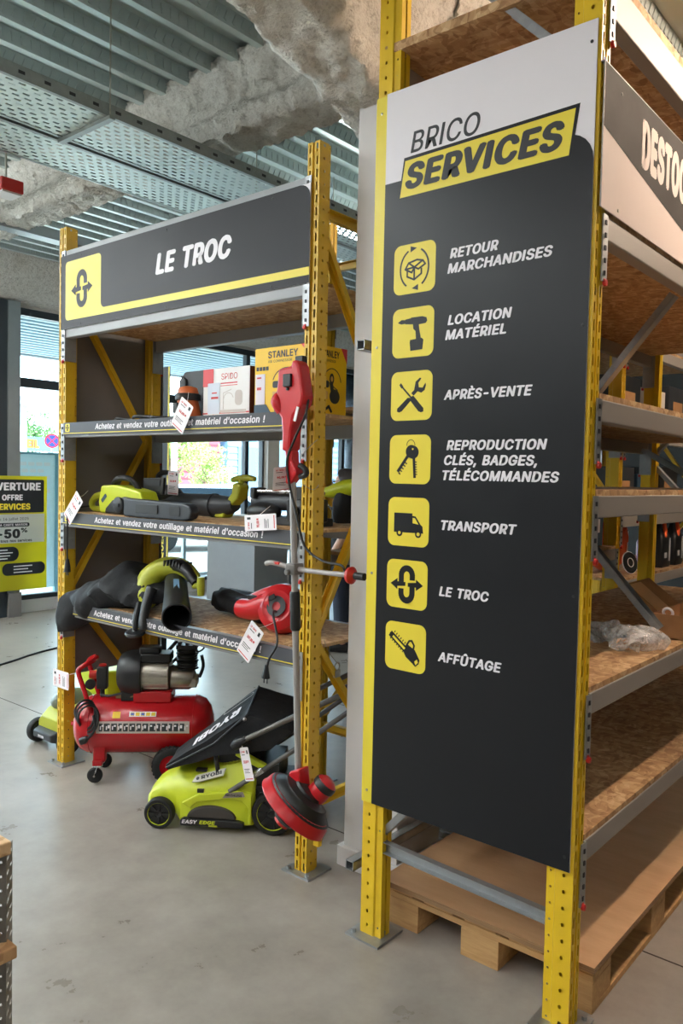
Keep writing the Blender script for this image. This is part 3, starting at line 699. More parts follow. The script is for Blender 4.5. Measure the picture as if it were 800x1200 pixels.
for z, w in ((1.893, 'highest of the three, below the cartons'), (1.406, 'middle of the three, below the chainsaw'), (.917, 'lowest of the three, below the red leaf blower')):
    Y = LY-.0135; t = thing('shelf_banner', 'grey slogan banner, %s' % w, 'banner', (-3.06, Y, z-.066), 0, 'slogan banners on the shelf edges')
    def F(n=0): return Fm((0, Y-n, 0), (1, 0, 0), (0, 0, 1))
    x0, x1 = -3.95, -2.195
    m = F(); m.prism(rrect(x0, z-.062, x1, z+.004, .018, corners=(1, 0, 0, 0)), -.003, 0); obj('strip', m, 'banner', t, world=True, smooth=0)
    m = F(); flat(m, [[(x0, z-.056), (x1, z-.056), (x1, z-.052), (x0, z-.052)]], .0006); obj('yellow_line', m, 'signyel', t, world=True, smooth=0)
    m = F(); text(m, "Achetez et vendez votre outillage et matériel d'occasion !", -3.645, z-.038, 1.255, .030, .03, .18, .0008); obj('lettering', m, 'signwhite', t, world=True, smooth=0)
    m = F(); flat(m, [rrect(x0+.02, z-.046, x0+.062, z-.002, .006)], .0006); tl = obj('icon_tile', m, 'signyel', t, world=True, smooth=0)
    m = F(); flat(m, put(glyph_troc(), x0+.02, z-.046, .042, .044), .0009); obj('pictogram', m, 'signgrey', tl, world=True, smooth=0)
# plain back of the end panel on the left rack
t = thing('end_panel', 'plain grey back of a tall panel screwed to the left end of the left rack', 'panel', (-4.03, 2.71, .48))
m = MB(); m.box2((-4.031, 2.37, .48), (-4.027, 3.06, 2.90)); obj('panel', m, 'panelback', t, world=True, smooth=0)
m = MB(); m.box2((-4.031, 3.06, .48), (-4.012, 3.064, 2.90)); obj('folded_edge', m, 'panelback', t, world=True, smooth=0)
t = thing('side_sign', 'narrow black sign with a yellow edge and upright yellow letters behind the left rack', 'sign', (-4.06, 3.12, .6))
def F(n=0): return Fm((0, 3.12-n, 0), (1, 0, 0), (0, 0, 1))
m = F(); m.prism([(-4.20, .62), (-4.02, .62), (-4.02, 2.3), (-4.20, 2.3)], -.004, 0); obj('panel', m, 'signblk', t, world=True, smooth=0)
m = F(); flat(m, [[(-4.035, .62), (-4.02, .62), (-4.02, 2.3), (-4.035, 2.3)]], .0006); obj('edge_strip', m, 'signyel', t, world=True, smooth=0)
m = Fm((-4.062, 3.119, .96), (0, 0, 1), (-1, 0, 0)); text(m, 'ÉLECTRIQUES', -.12, 0, .42, .042, .05, 0, .001); obj('lettering', m, 'signyel', t, world=True, smooth=0)
m = MB(); m.box2((-4.12, 3.125, 0), (-4.08, 3.165, 2.3)); m.box2((-4.20, 3.10, 0), (-4.03, 3.28, .012)); obj('stand', m, 'frame', t, world=True)

def poster():
    X = -8.40; t = thing('poster', 'yellow and black offer poster reading -50% at the left edge before the window', 'poster', (X, 4.35, .34))
    def F(n=0): return Fm((X+n, .455, 0), (0, 1, 0), (0, 0, 1))
    y0, y1, z0, z1 = 3.43, 4.345, .30, 1.575
    yl = translucent('poster_yellow', (226, 218, 52)); bk = translucent('poster_black', (30, 34, 38), .12); wh = translucent('poster_white', (232, 234, 232))
    m = F(); m.prism([(y0, z0), (y1, z0), (y1, z1), (y0, z1)], -.0015, 0); obj('sheet', m, yl, t, world=True, smooth=0)
    m = F(); flat(m, [rrect(y0+.04, 1.165, y1-.035, 1.535, .02)], .0006); obj('heading_field', m, bk, t, world=True, smooth=0)
    for s, y, z, w, c, mt in (('OUVERTURE', 3.585, 1.415, .685, .085, 'signwhite'), ('OFFRE', 3.815, 1.305, .24, .062, 'signwhite'), ('SERVICES', 3.725, 1.20, .42, .068, 'signyel')):
        m = F(); text(m, s, y, z, w, c, .05, 0, .001); obj('lettering', m, mt, t, world=True, smooth=0)
    m = F(); flat(m, [[(y0, .83), (y1-.03, .83), (y1-.03, 1.15), (y0, 1.15)]], .0006); obj('white_field', m, wh, t, world=True, smooth=0)
    m = F(); flat(m, [rrect(y0+.05, 1.01, 4.135, 1.055, .02), rrect(y0+.04, .63, 4.01, .79, .075), rrect(3.82, .47, y1-.02, .605, .06)], .0008); obj('black_field', m, bk, t, world=True, smooth=0)
    for s, y, z, w, c, mt, b in (('du 2 au 14 juillet 2025', 3.65, 1.085, .475, .028, 'ink', .0), ('AVEC LA CARTE MAISON', 3.66, 1.02, .45, .026, 'signwhite', .03), ('-50', 3.755, .885, .27, .10, 'ink', .06), ('%', 4.035, .945, .075, .05, 'ink', .03), ('sur tous nos services', 3.72, .842, .445, .03, 'ink', .03)):
        m = F(); text(m, s, y, z, w, c, b, 0, .0012); obj('lettering', m, mt, t, world=True, smooth=0)
    m = F(); P = []
    for k in range(4): P.append([(3.6, .655+k*.032), (3.88+.03*(k % 3), .655+k*.032), (3.88+.03*(k % 3), .665+k*.032), (3.6, .665+k*.032)])
    for k in range(3): P.append([(3.95, .495+k*.034), (4.17-.05*(k % 2), .495+k*.034), (4.17-.05*(k % 2), .507+k*.034), (3.95, .507+k*.034)])
    flat(m, P, .0014); obj('small_print', m, 'signwhite', t, world=True, smooth=0)
    m = MB(); m.box2((X-.04, 4.26, .32), (X-.002, 4.34, 1.5)); obj('bracket', m, 'frame', t, world=True)
poster()
# ------------------------------------------------------------------ price tags
def price_tag(label, c, u, v, w, h, seed=0, tie=None, group='white and red price tags'):
    c = Vector(c); u = Vector(u).normalized(); v = Vector(v); v = (v-u*v.dot(u)).normalized(); n = u.cross(v)
    t = thing('price_tag', label, 'price tag', c, 0)
    m = MB().frame(c-u*w/2-v*h/2, u, v); m.prism(rrect(0, 0, w, h, .006), -.0008, 0); obj('card', m, 'paper', t, world=True, smooth=0)
    m = MB().frame(c-u*w/2-v*h/2, u, v); S = lambda a, b, e, f: [(a*w, b*h), (e*w, b*h), (e*w, f*h), (a*w, f*h)]
    text(m, 'LE TROC', .12*w, .84*h, .44*w, .055*h, .05, 0); text(m, '%d,00' % (39+seed*17), .20*w, .53*h, .42*w, .085*h, .06, 0)
    flat(m, [S(.66, .55, .76, .61), S(.10, .05, .9, .075)]); obj('red_print', m, 'redink', t, world=True, smooth=0)
    m = MB().frame(c-u*w/2-v*h/2, u, v); flat(m, [S(.14, .77, .5, .79), S(.14, .34, .72, .36), S(.14, .29, .62, .305), S(.14, .24, .7, .255), S(.72, .80, .86, .91)]); obj('black_print', m, 'ink', t, world=True, smooth=0)
    if tie is not None: m = MB(); m.tube([c+v*h*.44, (c+v*h*.44+Vector(tie))/2-Vector((0, 0, .005)), tie], .0012, 6, 4); obj('string', m, 'paper', t, world=True)
    return t
Yb = 2.332
price_tag('tilted white price tag over the highest slogan banner, tied to the orange tool', (-2.912, Yb, 1.90), (.84, 0, -.54), (.54, 0, .84), .10, .145, 1, (-3.0, 2.44, 2.02))
price_tag('pale price tag hanging at the left upright in front of the chainsaw handle', (-3.815, Yb, 1.438), (.72, 0, -.70), (.70, 0, .72), .085, .18, 2, (-3.86, 2.45, 1.53))
price_tag('price tag lying sideways on the front edge under the black power tool', (-2.39, Yb, 1.435), (-.09, 0, .99), (-.99, .05, -.09), .068, .20, 3, (-2.46, 2.46, 1.50))
price_tag('white price tag hanging over the lowest slogan banner from the red leaf blower', (-2.44, Yb, .923), (.84, 0, -.54), (.60, 0, .80), .088, .17, 4, (-2.42, 2.48, 1.0))
price_tag('price tag held sideways at the left upright by the compressor handle', (-3.875, 2.30, .508), (.0, 0, 1), (-1, 0, .06), .095, .155, 5, (-3.80, 2.37, .55))
price_tag('small upright price tag standing beside the black handle behind the chainsaw', (-3.44, 2.70, 1.583), (1, .2, -.05), (.05, 0, 1), .075, .13, 6, (-3.47, 2.75, 1.63))

# ------------------------------------------------------------------ cartons and tools on the highest shelf
def carton(name, label, a, b, mat):
    t = thing(name, label, 'box', ((a[0]+b[0])/2, (a[1]+b[1])/2, a[2]))
    m = MB(); m.box2(a, b); obj('carton', m, mat, t, world=True, smooth=0, bevel=.003); return t
S1 = 1.8985
t = carton('carton', 'white and red SPIDO carton standing left of the yellow one', (-2.965, 2.50, S1), (-2.645, 2.72, S1+.232), 'boxwhite')
def G(n=0): return Fm((-2.965, 2.4995-n, S1), (1, 0, 0), (0, 0, 1))
m = G(); flat(m, [[(0, .15), (.075, .15), (.075, .232), (0, .232)], [(.0, .02), (.32, .02), (.32, .026), (0, .026)], [(.125, .158), (.24, .158), (.24, .163), (.125, .163)], [(.125, .148), (.24, .148), (.24, .151), (.125, .151)], [(.06, .0), (.09, .0), (.075, .018)]]); obj('red_print', m, 'boxred', t, world=True, smooth=0)
m = G(); text(m, 'SPIDO', .13, .178, .11, .028, .0, 0); obj('lettering', m, 'redink', t, world=True, smooth=0)
m = G(); flat(m, [rrect(.225, .055, .275, .125, .02)]+stroke(arc(.18, .08, .035, 20, 200, 10), .003)+stroke([(.145, .04), (.145, .115), (.2, .13)], .003)+[[(.125, .022), (.3, .022), (.3, .036), (.125, .036)]]); obj('drawing', m, M('drawing_grey', (200, 190, 184), .5), t, world=True, smooth=0)
m = G(.0005); flat(m, [rrect(.035, .02, .12, .165, .004)]); lb = obj('price_label', m, M('pale_label', (214, 222, 236), .4), t, world=True, smooth=0)
m = G(.0010); flat(m, [[(.065, .115), (.1, .115), (.1, .121), (.065, .121)], [(.06, .09), (.11, .09), (.11, .10), (.06, .10)]]); obj('red_print', m, 'redink', lb, world=True, smooth=0)
m = MB(); m.box2((-2.644, 2.501, S1+.002), (-2.6425, 2.719, S1+.23)); obj('side_print', m, 'boxdark', t, world=True, smooth=0, label='dark red side of the carton')
t = carton('carton', 'large yellow STANLEY air compressor carton behind the right upright', (-2.612, 2.50, S1), (-2.27, 2.735, S1+.30), 'boxyel')
for fr in ((Fm, (-2.612, 2.4995, S1), (1, 0, 0), .342), (Fm, (-2.2695, 2.50, S1), (0, 1, 0), .235)):
    W_ = fr[3]; k = W_/.342
    def G(n=0): return Fm(Vector(fr[1])+Vector(fr[2]).cross(Vector((0, 0, 1)))*n, fr[2], (0, 0, 1))
    m = G(); text(m, 'STANLEY', .085*k, .252, .18*k, .030, .03, 0); text(m, 'AIR COMPRESSOR', .085*k, .232, .145*k, .011, .0, 0)
    flat(m, [rrect(.012*k+i*.02*k, .20, .028*k+i*.02*k, .217, .002) for i in range(4)]); obj('lettering', m, 'ink', t, world=True, smooth=0)
    m = G(); flat(m, [[(0, 0), (.115*k, 0), (.075*k, .05), (0, .05)]]); obj('blue_print', m, 'navy', t, world=True, smooth=0)
    m = G(); flat(m, [[(W_-.06*k, .30), (W_, .30), (W_, .235)]]); obj('red_print', m, 'boxred', t, world=True, smooth=0)
    m = G(); flat(m, [disc(.195*k, .16, .022*k, 18, .024), disc(.225*k, .085, .05*k, 18, .032)]+stroke(arc(.20*k, .14, .085*k, 165, 10, 16, .065), .004)+stroke([(.19*k, .14), (.205*k, .1)], .022)+stroke([(.205*k, .13), (.25*k, .115), (.265*k, .085)], .004)+stroke([(.13*k, .022), (.17*k, .04), (.195*k, .018)], .012)+[rrect(.115*k, .12, .17*k, .15, .01)]); obj('picture', m, 'ink', t, world=True, smooth=0)
    m = G(.0005); flat(m, [disc(.195*k, .16, .011*k, 14, .012), rrect(.115*k, .07, .16*k, .105, .006)]); obj('picture', m, M('picture_buff', (214, 168, 84), .5), t, world=True, smooth=0)
def G(n=0): return Fm((-2.612, 2.4985-n, S1), (1, 0, 0), (0, 0, 1))
m = G(); flat(m, [rrect(.008, .05, .068, .185, .003)]); lb = obj('price_label', m, M('pale_label_b', (222, 214, 224), .4), t, world=True, smooth=0)
m = G(.0006); flat(m, [[(.018, .165), (.045, .165), (.045, .172), (.018, .172)], [(.018, .115), (.045, .115), (.045, .127), (.018, .127)]]); obj('red_print', m, 'redink', lb, world=True, smooth=0)

t = thing('tool_case', 'black upright tool case with cut corners left of the SPIDO carton', 'case', (-3.11, 2.64, S1))
m = MB().frame((-3.225, 2.71, S1), (1, 0, 0), (0, 0, 1)); m.prism([(0, 0), (.235, 0), (.235, .245), (.045, .245), (.0, .205)], 0, .15); obj('shell', m, 'black2', t, world=True, smooth=0, bevel=.008)
m = MB(); m.tube([(-3.20, 2.558, 2.03), (-3.165, 2.554, 2.06), (-3.165, 2.554, 2.10), (-3.20, 2.558, 2.12)], .006, 8, 4); obj('handle', m, 'black', t, world=True)
t = thing('cordless_tool', 'small orange tool with a black band at the left end of the highest shelf', 'tool', (-3.06, 2.485, S1))
m = MB(); m.lathe([(.001, 0), (.062, .0), (.066, .02), (.058, .055), (.05, .09), (.052, .125), (.045, .15), (.02, .158), (.001, .158)], (-3.06, 2.485, S1), (0, 0, 1), 22); obj('body', m, 'orange', t, world=True, smooth=60)
m = MB(); m.lathe([(.054, .088), (.062, .092), (.062, .118), (.055, .122)], (-3.06, 2.485, S1), (0, 0, 1), 22); obj('band', m, 'black', t, world=True)
m = MB(); m.box2((-3.13, 2.425, S1), (-3.0, 2.54, S1+.012)); m.box((-3.07, 2.42, S1+.05), (.035, .012, .05)); obj('base', m, 'black', t, world=True, bevel=.004)
m = MB(); m.tube([(-3.60, 2.44, S1+.004), (-3.52, 2.40, S1+.012), (-3.44, 2.43, S1+.004), (-3.36, 2.395, S1+.016), (-3.27, 2.42, S1+.012), (-3.20, 2.39, S1+.008), (-3.15, 2.45, S1+.006), (-3.3, 2.5, S1+.006), (-3.5, 2.47, S1+.006)], [.004, .008, .007, .009, .010, .007, .006, .007, .004], 8, 6)
tag(obj('carry_strap', m, 'black'), 'black strap lying loose along the left front of the highest shelf', 'strap')

# ------------------------------------------------------------------ middle shelf
S2 = 1.4115
t = thing('chainsaw', 'lime and black electric chainsaw with a covered bar, lying on the middle shelf', 'chainsaw', (-3.45, 2.50, S2))
def side(poly, y0, y1): return MB().frame((0, y1, 0), (1, 0, 0), (0, 0, 1)).prism(poly, 0, y1-y0)
m = side([(-3.780, S2), (-3.400, S2), (-3.390, S2+.07), (-3.420, S2+.125), (-3.510, S2+.14), (-3.650, S2+.155), (-3.770, S2+.15), (-3.795, S2+.06)], 2.47, 2.58); obj('body', m, 'lime', t, world=True, smooth=0, bevel=.012)
m = side([(-3.700, S2+.002), (-3.430, S2+.002), (-3.430, S2+.085), (-3.530, S2+.095), (-3.630, S2+.075), (-3.690, S2+.03)], 2.445, 2.475); obj('side_cover', m, 'black', t, world=True, smooth=0, bevel=.01)
m = MB(); m.lathe([(.036, 0), (.042, .006), (.042, .016), (.030, .024), (0, .026)], (-3.555, 2.446, S2+.052), (0, -1, 0), 14); m.bar((-3.585, 2.42, S2+.052), (-3.525, 2.42, S2+.052), .012, .014); obj('knob', m, 'black2', t, world=True)
P = rrect(-3.575, S2-.002, -3.04, S2+.085, .042)
m = side([(-3.445, S2+.0), (-2.960, S2-.0), (-2.925, S2+.012), (-2.910, S2+.04), (-2.925, S2+.068), (-2.960, S2+.08), (-3.445, S2+.092)], 2.39, 2.445); b = obj('bar_cover', m, 'black2', t, world=True, smooth=0, bevel=.008)
m = side(rrect(-3.34, S2+.022, -3.16, S2+.066, .006), 2.386, 2.392); obj('recess', m, 'black', b, world=True, smooth=0, bevel=.002)
m = side(rrect(-3.07, S2+.018, -2.99, S2+.064, .012), 2.387, 2.392); obj('recess', m, 'black', b, world=True, smooth=0)
m = MB(); m.tube([(-3.710, 2.52, S2+.11), (-3.690, 2.50, S2+.16), (-3.630, 2.49, S2+.19), (-3.550, 2.50, S2+.188), (-3.510, 2.52, S2+.15), (-3.500, 2.54, S2+.09)], .016, 10, 5); obj('front_handle', m, 'black', t, world=True)
m = MB(); m.tube([(-3.83, 2.53, S2+.10), (-3.90, 2.53, S2+.085), (-3.945, 2.53, S2+.05), (-3.925, 2.53, S2+.018), (-3.83, 2.53, S2+.02)], [.018, .02, .018, .016, .018], 10, 5); obj('rear_handle', m, 'limedull', t, world=True)
m = side([(-3.550, S2+.105), (-3.380, S2+.11), (-3.370, S2+.20), (-3.550, S2+.195)], 2.585, 2.60); hg = obj('hand_guard', m, 'black', t, world=True, smooth=0, bevel=.004)
for a_, b_ in ((.125, .135), (.155, .185)): m = MB(); m.box2((-3.535, 2.582, S2+a_), (-3.40, 2.586, S2+b_)); obj('slot', m, 'black2', hg, world=True, smooth=0)
m = MB().frame((-3.750, 2.4685, S2+.055), (.75, 0, .66), (-.66, 0, .75)); flat(m, [rrect(0, 0, .055, .022, .004)]); obj('badge', m, 'navy', t, world=True, smooth=0)
m = MB(); m.tube([(-3.93, 2.50, S2+.03), (-3.90, 2.36, S2+.01), (-3.862, 2.328, S2-.06), (-3.862, 2.326, S2-.18), (-3.858, 2.326, S2-.27)], .0045, 8, 5); m.tube([(-3.858, 2.326, S2-.25), (-3.858, 2.326, S2-.29), (-3.858, 2.326, S2-.32)], [.008, .016, .018], 10); m.cyl((-3.866, 2.326, S2-.32), (-3.866, 2.326, S2-.338), .003, n=6); m.cyl((-3.85, 2.326, S2-.32), (-3.85, 2.326, S2-.338), .003, n=6); obj('power_cord', m, 'black', t, world=True)

t = thing('leaf_blower', 'lime and black leaf blower lying behind the chainsaw with a T handle', 'leaf blower', (-3.25, 2.75, S2))
m = MB(); m.tube([(-3.66, 2.76, S2+.07), (-3.55, 2.76, S2+.062), (-3.20, 2.755, S2+.060), (-3.08, 2.75, S2+.062), (-3.0, 2.75, S2+.07)], [.05, .056, .058, .052, .035], 18, 3); m.lathe([(.060, -.012), (.063, -.01), (.063, .01), (.060, .012)], (-3.16, 2.752, S2+.06), (1, 0, 0), 20); obj('blower_tube', m, 'black2', t, world=True)
m = side([(-3.13, S2), (-3.06, S2), (-3.05, S2+.03), (-2.955, S2+.10), (-2.935, S2+.165), (-2.96, S2+.185), (-2.995, S2+.175), (-3.0, S2+.13), (-3.07, S2+.06), (-3.12, S2+.04)], 2.72, 2.79); obj('body', m, 'limedull', t, world=True, smooth=0, bevel=.01)
m = MB(); m.tube([(-2.975, 2.755, S2+.16), (-2.955, 2.755, S2+.20)], .016, 12); m.tube([(-3.03, 2.755, S2+.195), (-2.99, 2.755, S2+.202), (-2.92, 2.755, S2+.207), (-2.865, 2.755, S2+.202)], [.012, .017, .018, .012], 12, 2); obj('handle', m, 'limedull', t, world=True)
m = MB(); m.tube([(-3.64, 2.76, S2+.12), (-3.65, 2.76, S2+.20), (-3.61, 2.76, S2+.225), (-3.53, 2.76, S2+.222), (-3.50, 2.76, S2+.19), (-3.50, 2.76, S2+.12)], .014, 10, 4); m.ell((-3.56, 2.76, S2+.10), (.12, .06, .06)); obj('grip', m, 'black', t, world=True)

t = thing('power_tool', 'black bench power tool with a shiny rod at the right end of the middle shelf', 'tool', (-2.48, 2.6, S2))
m = MB(); m.cyl((-2.69, 2.60, S2+.10), (-2.36, 2.60, S2+.105), .042, .038); m.box2((-2.60, 2.55, S2), (-2.30, 2.70, S2+.035)); obj('body', m, 'black2', t, world=True, bevel=.004)
m = MB(); m.ell((-2.60, 2.56, S2+.055), (.10, .06, .045)); m.lathe([(.045, -.03), (.055, -.02), (.055, .02), (.04, .03), (0, .03)], (-2.36, 2.55, S2+.07), (0, -1, 0), 18); m.lathe([(.02, .03), (.02, .045), (0, .045)], (-2.36, 2.55, S2+.07), (0, -1, 0), 12); m.box2((-2.44, 2.54, S2+.02), (-2.28, 2.64, S2+.12)); obj('gearbox', m, 'black', t, world=True, bevel=.006)
m = MB(); m.cyl((-2.64, 2.56, S2+.150), (-2.27, 2.56, S2+.152), .009); m.cyl((-2.64, 2.60, S2+.146), (-2.27, 2.60, S2+.148), .007); obj('rod', m, 'chrome', t, world=True)
m = MB(); m.box2((-2.675, 2.54, S2+.115), (-2.645, 2.62, S2+.165)); m.box2((-2.40, 2.53, S2+.10), (-2.31, 2.63, S2+.175)); obj('clamp', m, 'black', t, world=True, bevel=.006)

t = thing('hedge_tool', 'lime tool head on a black pouch at the far right end of the middle shelf', 'tool', (-2.38, 2.85, S2))
m = MB(); m.tube([(-2.475, 2.83, S2+.148), (-2.43, 2.84, S2+.152), (-2.36, 2.85, S2+.168), (-2.30, 2.86, S2+.18)], [.018, .032, .042, .035], 14, 3); obj('head', m, 'lime', t, world=True)
m = MB(); m.tube([(-2.375, 2.85, S2+.005), (-2.375, 2.85, S2+.04), (-2.37, 2.85, S2+.10), (-2.365, 2.85, S2+.155)], [.03, .045, .05, .035], 14, 3); obj('pouch', m, 'cloth', t, world=True)
m = MB(); m.cyl((-2.50, 2.82, S2+.13), (-2.40, 2.87, S2+.03), .006); obj('rod', m, 'chrome', t, world=True)

# ------------------------------------------------------------------ lower shelf
S3 = .9225
def wob(mb, a, f=9, seed=0):
    mb.v = [v+noise.noise_vector(v*f+Vector((seed, 0, 0)))*a for v in mb.v]; return mb
def hull_sections(secs, n=24, ax='x'):
    """secs: (x, y, z, half depth, half height, squareness)"""
    rs = []
    for x, y, z, a, b in secs:
        rs.append([Vector((x, y+a*math.copysign(abs(math.cos(2*PI*i/n))**.8, math.cos(2*PI*i/n)), z+b*math.copysign(abs(math.sin(2*PI*i/n))**.8, math.sin(2*PI*i/n)))) for i in range(n)])
    return rs
def cloth_bag(name, label, cat, secs, seed, amp=.018):
    full = []
    for a, b in zip(secs, secs[1:]):
        for k in range(6): full.append(tuple(p+(q-p)*k/6 for p, q in zip(a, b)))
    full.append(secs[-1]); m = MB(); m.rings(hull_sections(full)); wob(m, amp, 7, seed); wob(m, amp*.5, 17, seed+4)
    return tag(obj(name, m, 'cloth', smooth=60), label, cat)
# the drooping bag: a low tent with a ridge
def tent():
    prof = [(-3.975, .885, .79, .010, 2.337), (-3.95, .93, .755, .020, 2.335), (-3.88, .985, .75, .05, 2.365), (-3.78, 1.04, .80, .10, 2.42), (-3.66, 1.085, .87, .14, 2.47), (-3.56, 1.165, .92, .16, 2.495), (-3.45, 1.10, .93, .14, 2.49), (-3.36, 1.07, .94, .11, 2.49), (-3.27, 1.05, .97, .07, 2.50), (-3.23, 1.04, .985, .05, 2.52)]
    rs = []; N = 28; full = []
    for p, q in zip(prof, prof[1:]):
        for k in range(7): full.append(tuple(a+(b-a)*k/7 for a, b in zip(p, q)))
    full.append(prof[-1])
    for x, zt, zb, hy, cy in full:
        r = []
        for i in range(N):
            a = 2*PI*i/N; s, c = math.sin(a), math.cos(a); t = (s+1)/2
            r.append(Vector((x, cy+hy*c*(1-.42*max(0, s)**1.3), zb+(zt-zb)*t)))
        rs.append(r)
    m = MB(); m.rings(rs); w = []
    for v in m.v:
        n1 = abs(noise.noise(Vector((v.x*8+v.z*6, v.y*4, v.z*3)))); n2 = abs(noise.noise(Vector((v.x*16-v.z*9, v.y*7, v.z*6+3))))
        w.append(v+Vector((0, ((n1-.2)*.09+(n2-.2)*.05)*min(1, max(.1, (v.x+3.96)*6)), (n1-.15)*.05)))
    m.v = w
    tag(obj('collection_bag', m, 'cloth', smooth=50), 'slack black cloth bag drooping over the left end of the lower shelf', 'bag')
tent()
cloth_bag('collection_bag', 'limp black cloth bag lying between the lime and the red leaf blowers', 'bag',
    [(-3.14, 2.74, S3+.06, .03, .04), (-3.05, 2.74, S3+.062, .07, .055), (-2.92, 2.73, S3+.052, .085, .045), (-2.80, 2.70, S3+.062, .08, .055), (-2.70, 2.66, S3+.055, .06, .05), (-2.66, 2.64, S3+.055, .03, .035)], 5, .012)

t = thing('leaf_blower', 'lime leaf blower whose wide black tube points out over the lower shelf', 'leaf blower', (-3.25, 2.5, S3))
c0, c1 = Vector((-3.28, 2.60, 1.085)), Vector((-2.925, 2.325, .965))
ax = (c1-c0).normalized()
m = MB(); m.tube([c0-ax*.03, c0, c0+(c1-c0)*.5, c1], [.05, .056, .060, .070], 28); L = (c1-c0).length
m.f = m.f[:-1]; m.mi = m.mi[:-1]; m.lathe([(.070, 0), (.063, 0), (.056, -.25), (.0, -.25)], c1, ax, 28); tb = obj('blower_tube', m, 'black', t, world=True)
u = ax.cross(Vector((0, 0, 1))).normalized(); v = u.cross(ax); o = c0+(c1-c0)*.30+v*.0600
m = MB().frame(o-u*.014, ax, u); flat(m, [rrect(0, 0, .17, .028, .004)], .001); obj('label', m, M('tube_label_blue', (120, 160, 190), .35), tb, world=True, smooth=0)
m = MB(); m.tube([(-3.28, 2.44, S3+.06), (-3.37, 2.47, S3+.10), (-3.39, 2.52, S3+.165), (-3.33, 2.56, S3+.22), (-3.22, 2.58, S3+.235), (-3.11, 2.57, S3+.20), (-3.06, 2.56, S3+.16)], [.035, .05, .06, .055, .045, .035, .022], 14, 5); obj('body', m, 'limedull', t, world=True)
m = MB(); m.tube([(-3.30, 2.56, S3+.225), (-3.22, 2.56, S3+.245), (-3.13, 2.55, S3+.225), (-3.05, 2.54, S3+.17)], [.02, .035, .03, .02], 12, 5)
for k in range(6): m.bar((-3.28+k*.025, 2.52, S3+.26-abs(k-2)*.004), (-3.28+k*.025, 2.60, S3+.26-abs(k-2)*.004), .008, .03)
obj('vent_housing', m, 'black', t, world=True)
m = MB(); m.tube([(-3.27, 2.44, S3+.13), (-3.255, 2.40, S3+.06), (-3.21, 2.345, S3-.02), (-3.19, 2.335, S3-.055)], [.028, .026, .022, .018], 12, 4); obj('grip', m, 'black', t, world=True)
m = MB(); m.tube([(-3.31, 2.40, S3+.05), (-3.26, 2.34, S3+.0), (-3.245, 2.325, S3-.06)], [.02, .016, .014], 10, 3); m.lathe([(0, -.012), (.045, -.010), (.05, 0), (.045, .008), (.015, .012), (0, .03)], (-3.245, 2.325, S3-.075), (.1, -.15, 1), 18); obj('foot', m, 'black', t, world=True)
m = MB(); m.tube([(-3.07, 2.55, S3+.155), (-3.0, 2.52, S3+.165), (-2.985, 2.515, S3+.165)], [.016, .014, .014], 10); m.tube([(-2.975, 2.51, S3+.12), (-2.975, 2.51, S3+.165), (-2.975, 2.51, S3+.21)], [.016, .02, .018], 10, 3); obj('knob', m, 'limedull', t, world=True)

t = thing('leaf_blower', 'round red leaf blower with a dangling cord at the right end of the lower shelf', 'leaf blower', (-2.5, 2.55, S3))
ax = Vector((.25, -.9, .30)).normalized(); c = Vector((-2.475, 2.56, S3+.114))
m = MB(); m.lathe([(0, -.075), (.085, -.07), (.110, -.045), (.114, 0), (.104, .035), (.072, .055), (.058, .048), (0, .05)], c, ax, 30); m.tube([c+Vector((-.03, 0, .02)), c+Vector((-.10, -.01, -.0)), c+Vector((-.18, -.015, -.025)), c+Vector((-.255, -.01, -.03))], [.065, .058, .05, .045], 18, 4); m.tube([c+Vector((-.05, .0, .07)), c+Vector((-.11, .0, .05)), c+Vector((-.2, .0, .02))], [.03, .03, .02], 12, 3); obj('body', m, 'redp', t, world=True)
m = MB(); m.lathe([(.02, .047), (.045, .052), (.047, .058), (.02, .056)], c, ax, 24); obj('grille', m, 'black', t, world=True)
m = MB(); m.box(c+Vector((-.15, -.03, .035)), (.06, .03, .02)); obj('switch', m, 'black', t, world=True, bevel=.003)
m = MB(); p = c+ax*.055+Vector((.02, -.02, -.02)); m.tube([p, p+Vector((.03, -.05, .0)), Vector((-2.29, 2.345, S3+.02)), Vector((-2.315, 2.325, S3-.05)), Vector((-2.33, 2.325, S3-.10))], .005, 8, 6); m.tube([(-2.33, 2.325, S3-.08), (-2.333, 2.325, S3-.115), (-2.335, 2.325, S3-.135)], [.007, .014, .018], 10)
for dx in (-.009, .009): m.cyl((-2.335+dx, 2.325, S3-.135), (-2.335+dx, 2.325, S3-.158), .0025, n=6)
obj('power_cord', m, 'black', t, world=True)
m = MB(); m.box(c+ax*.052+Vector((-.03, -.005, .035)), (.05, .004, .02), Matrix.Rotation(-.5, 3, 'Y')); obj('badge', m, 'black', t, world=True)
for y, zc, w in ((2.80, S3+.085, 'front'), (2.86, S3+.075, 'back')):
    t = thing('vacuum_tube', 'smooth grey blower tube at the back of the lower shelf, the %s one of two' % w, 'tube', (-2.97, y, S3))
    m = MB(); m.tube([(-3.13, y-.02, zc+.012), (-2.98, y, zc+.004), (-2.72, y+.01, zc-.012)], [.024, .026, .026], 16); obj('tube', m, M('tube_blue_grey', (92, 108, 122), .3), t, world=True)
    m = MB(); m.lathe([(.0265, -.02), (.0295, -.018), (.0295, .018), (.0265, .02)], (-2.90, y+.003, zc-.001), (1, .05, 0), 18); obj('collar', m, 'black', t, world=True)
m = MB(); m.torus((-2.14, 2.555, .83), (1, 0, 0), .016, .003, 14, 6); m.f = m.f; m.box((-2.14, 2.555, .80), (.012, .034, .032)); m.tube([(-2.14, 2.555, .845), (-2.14, 2.50, .90), (-2.135, 2.46, .96)], .0012, 6, 3)
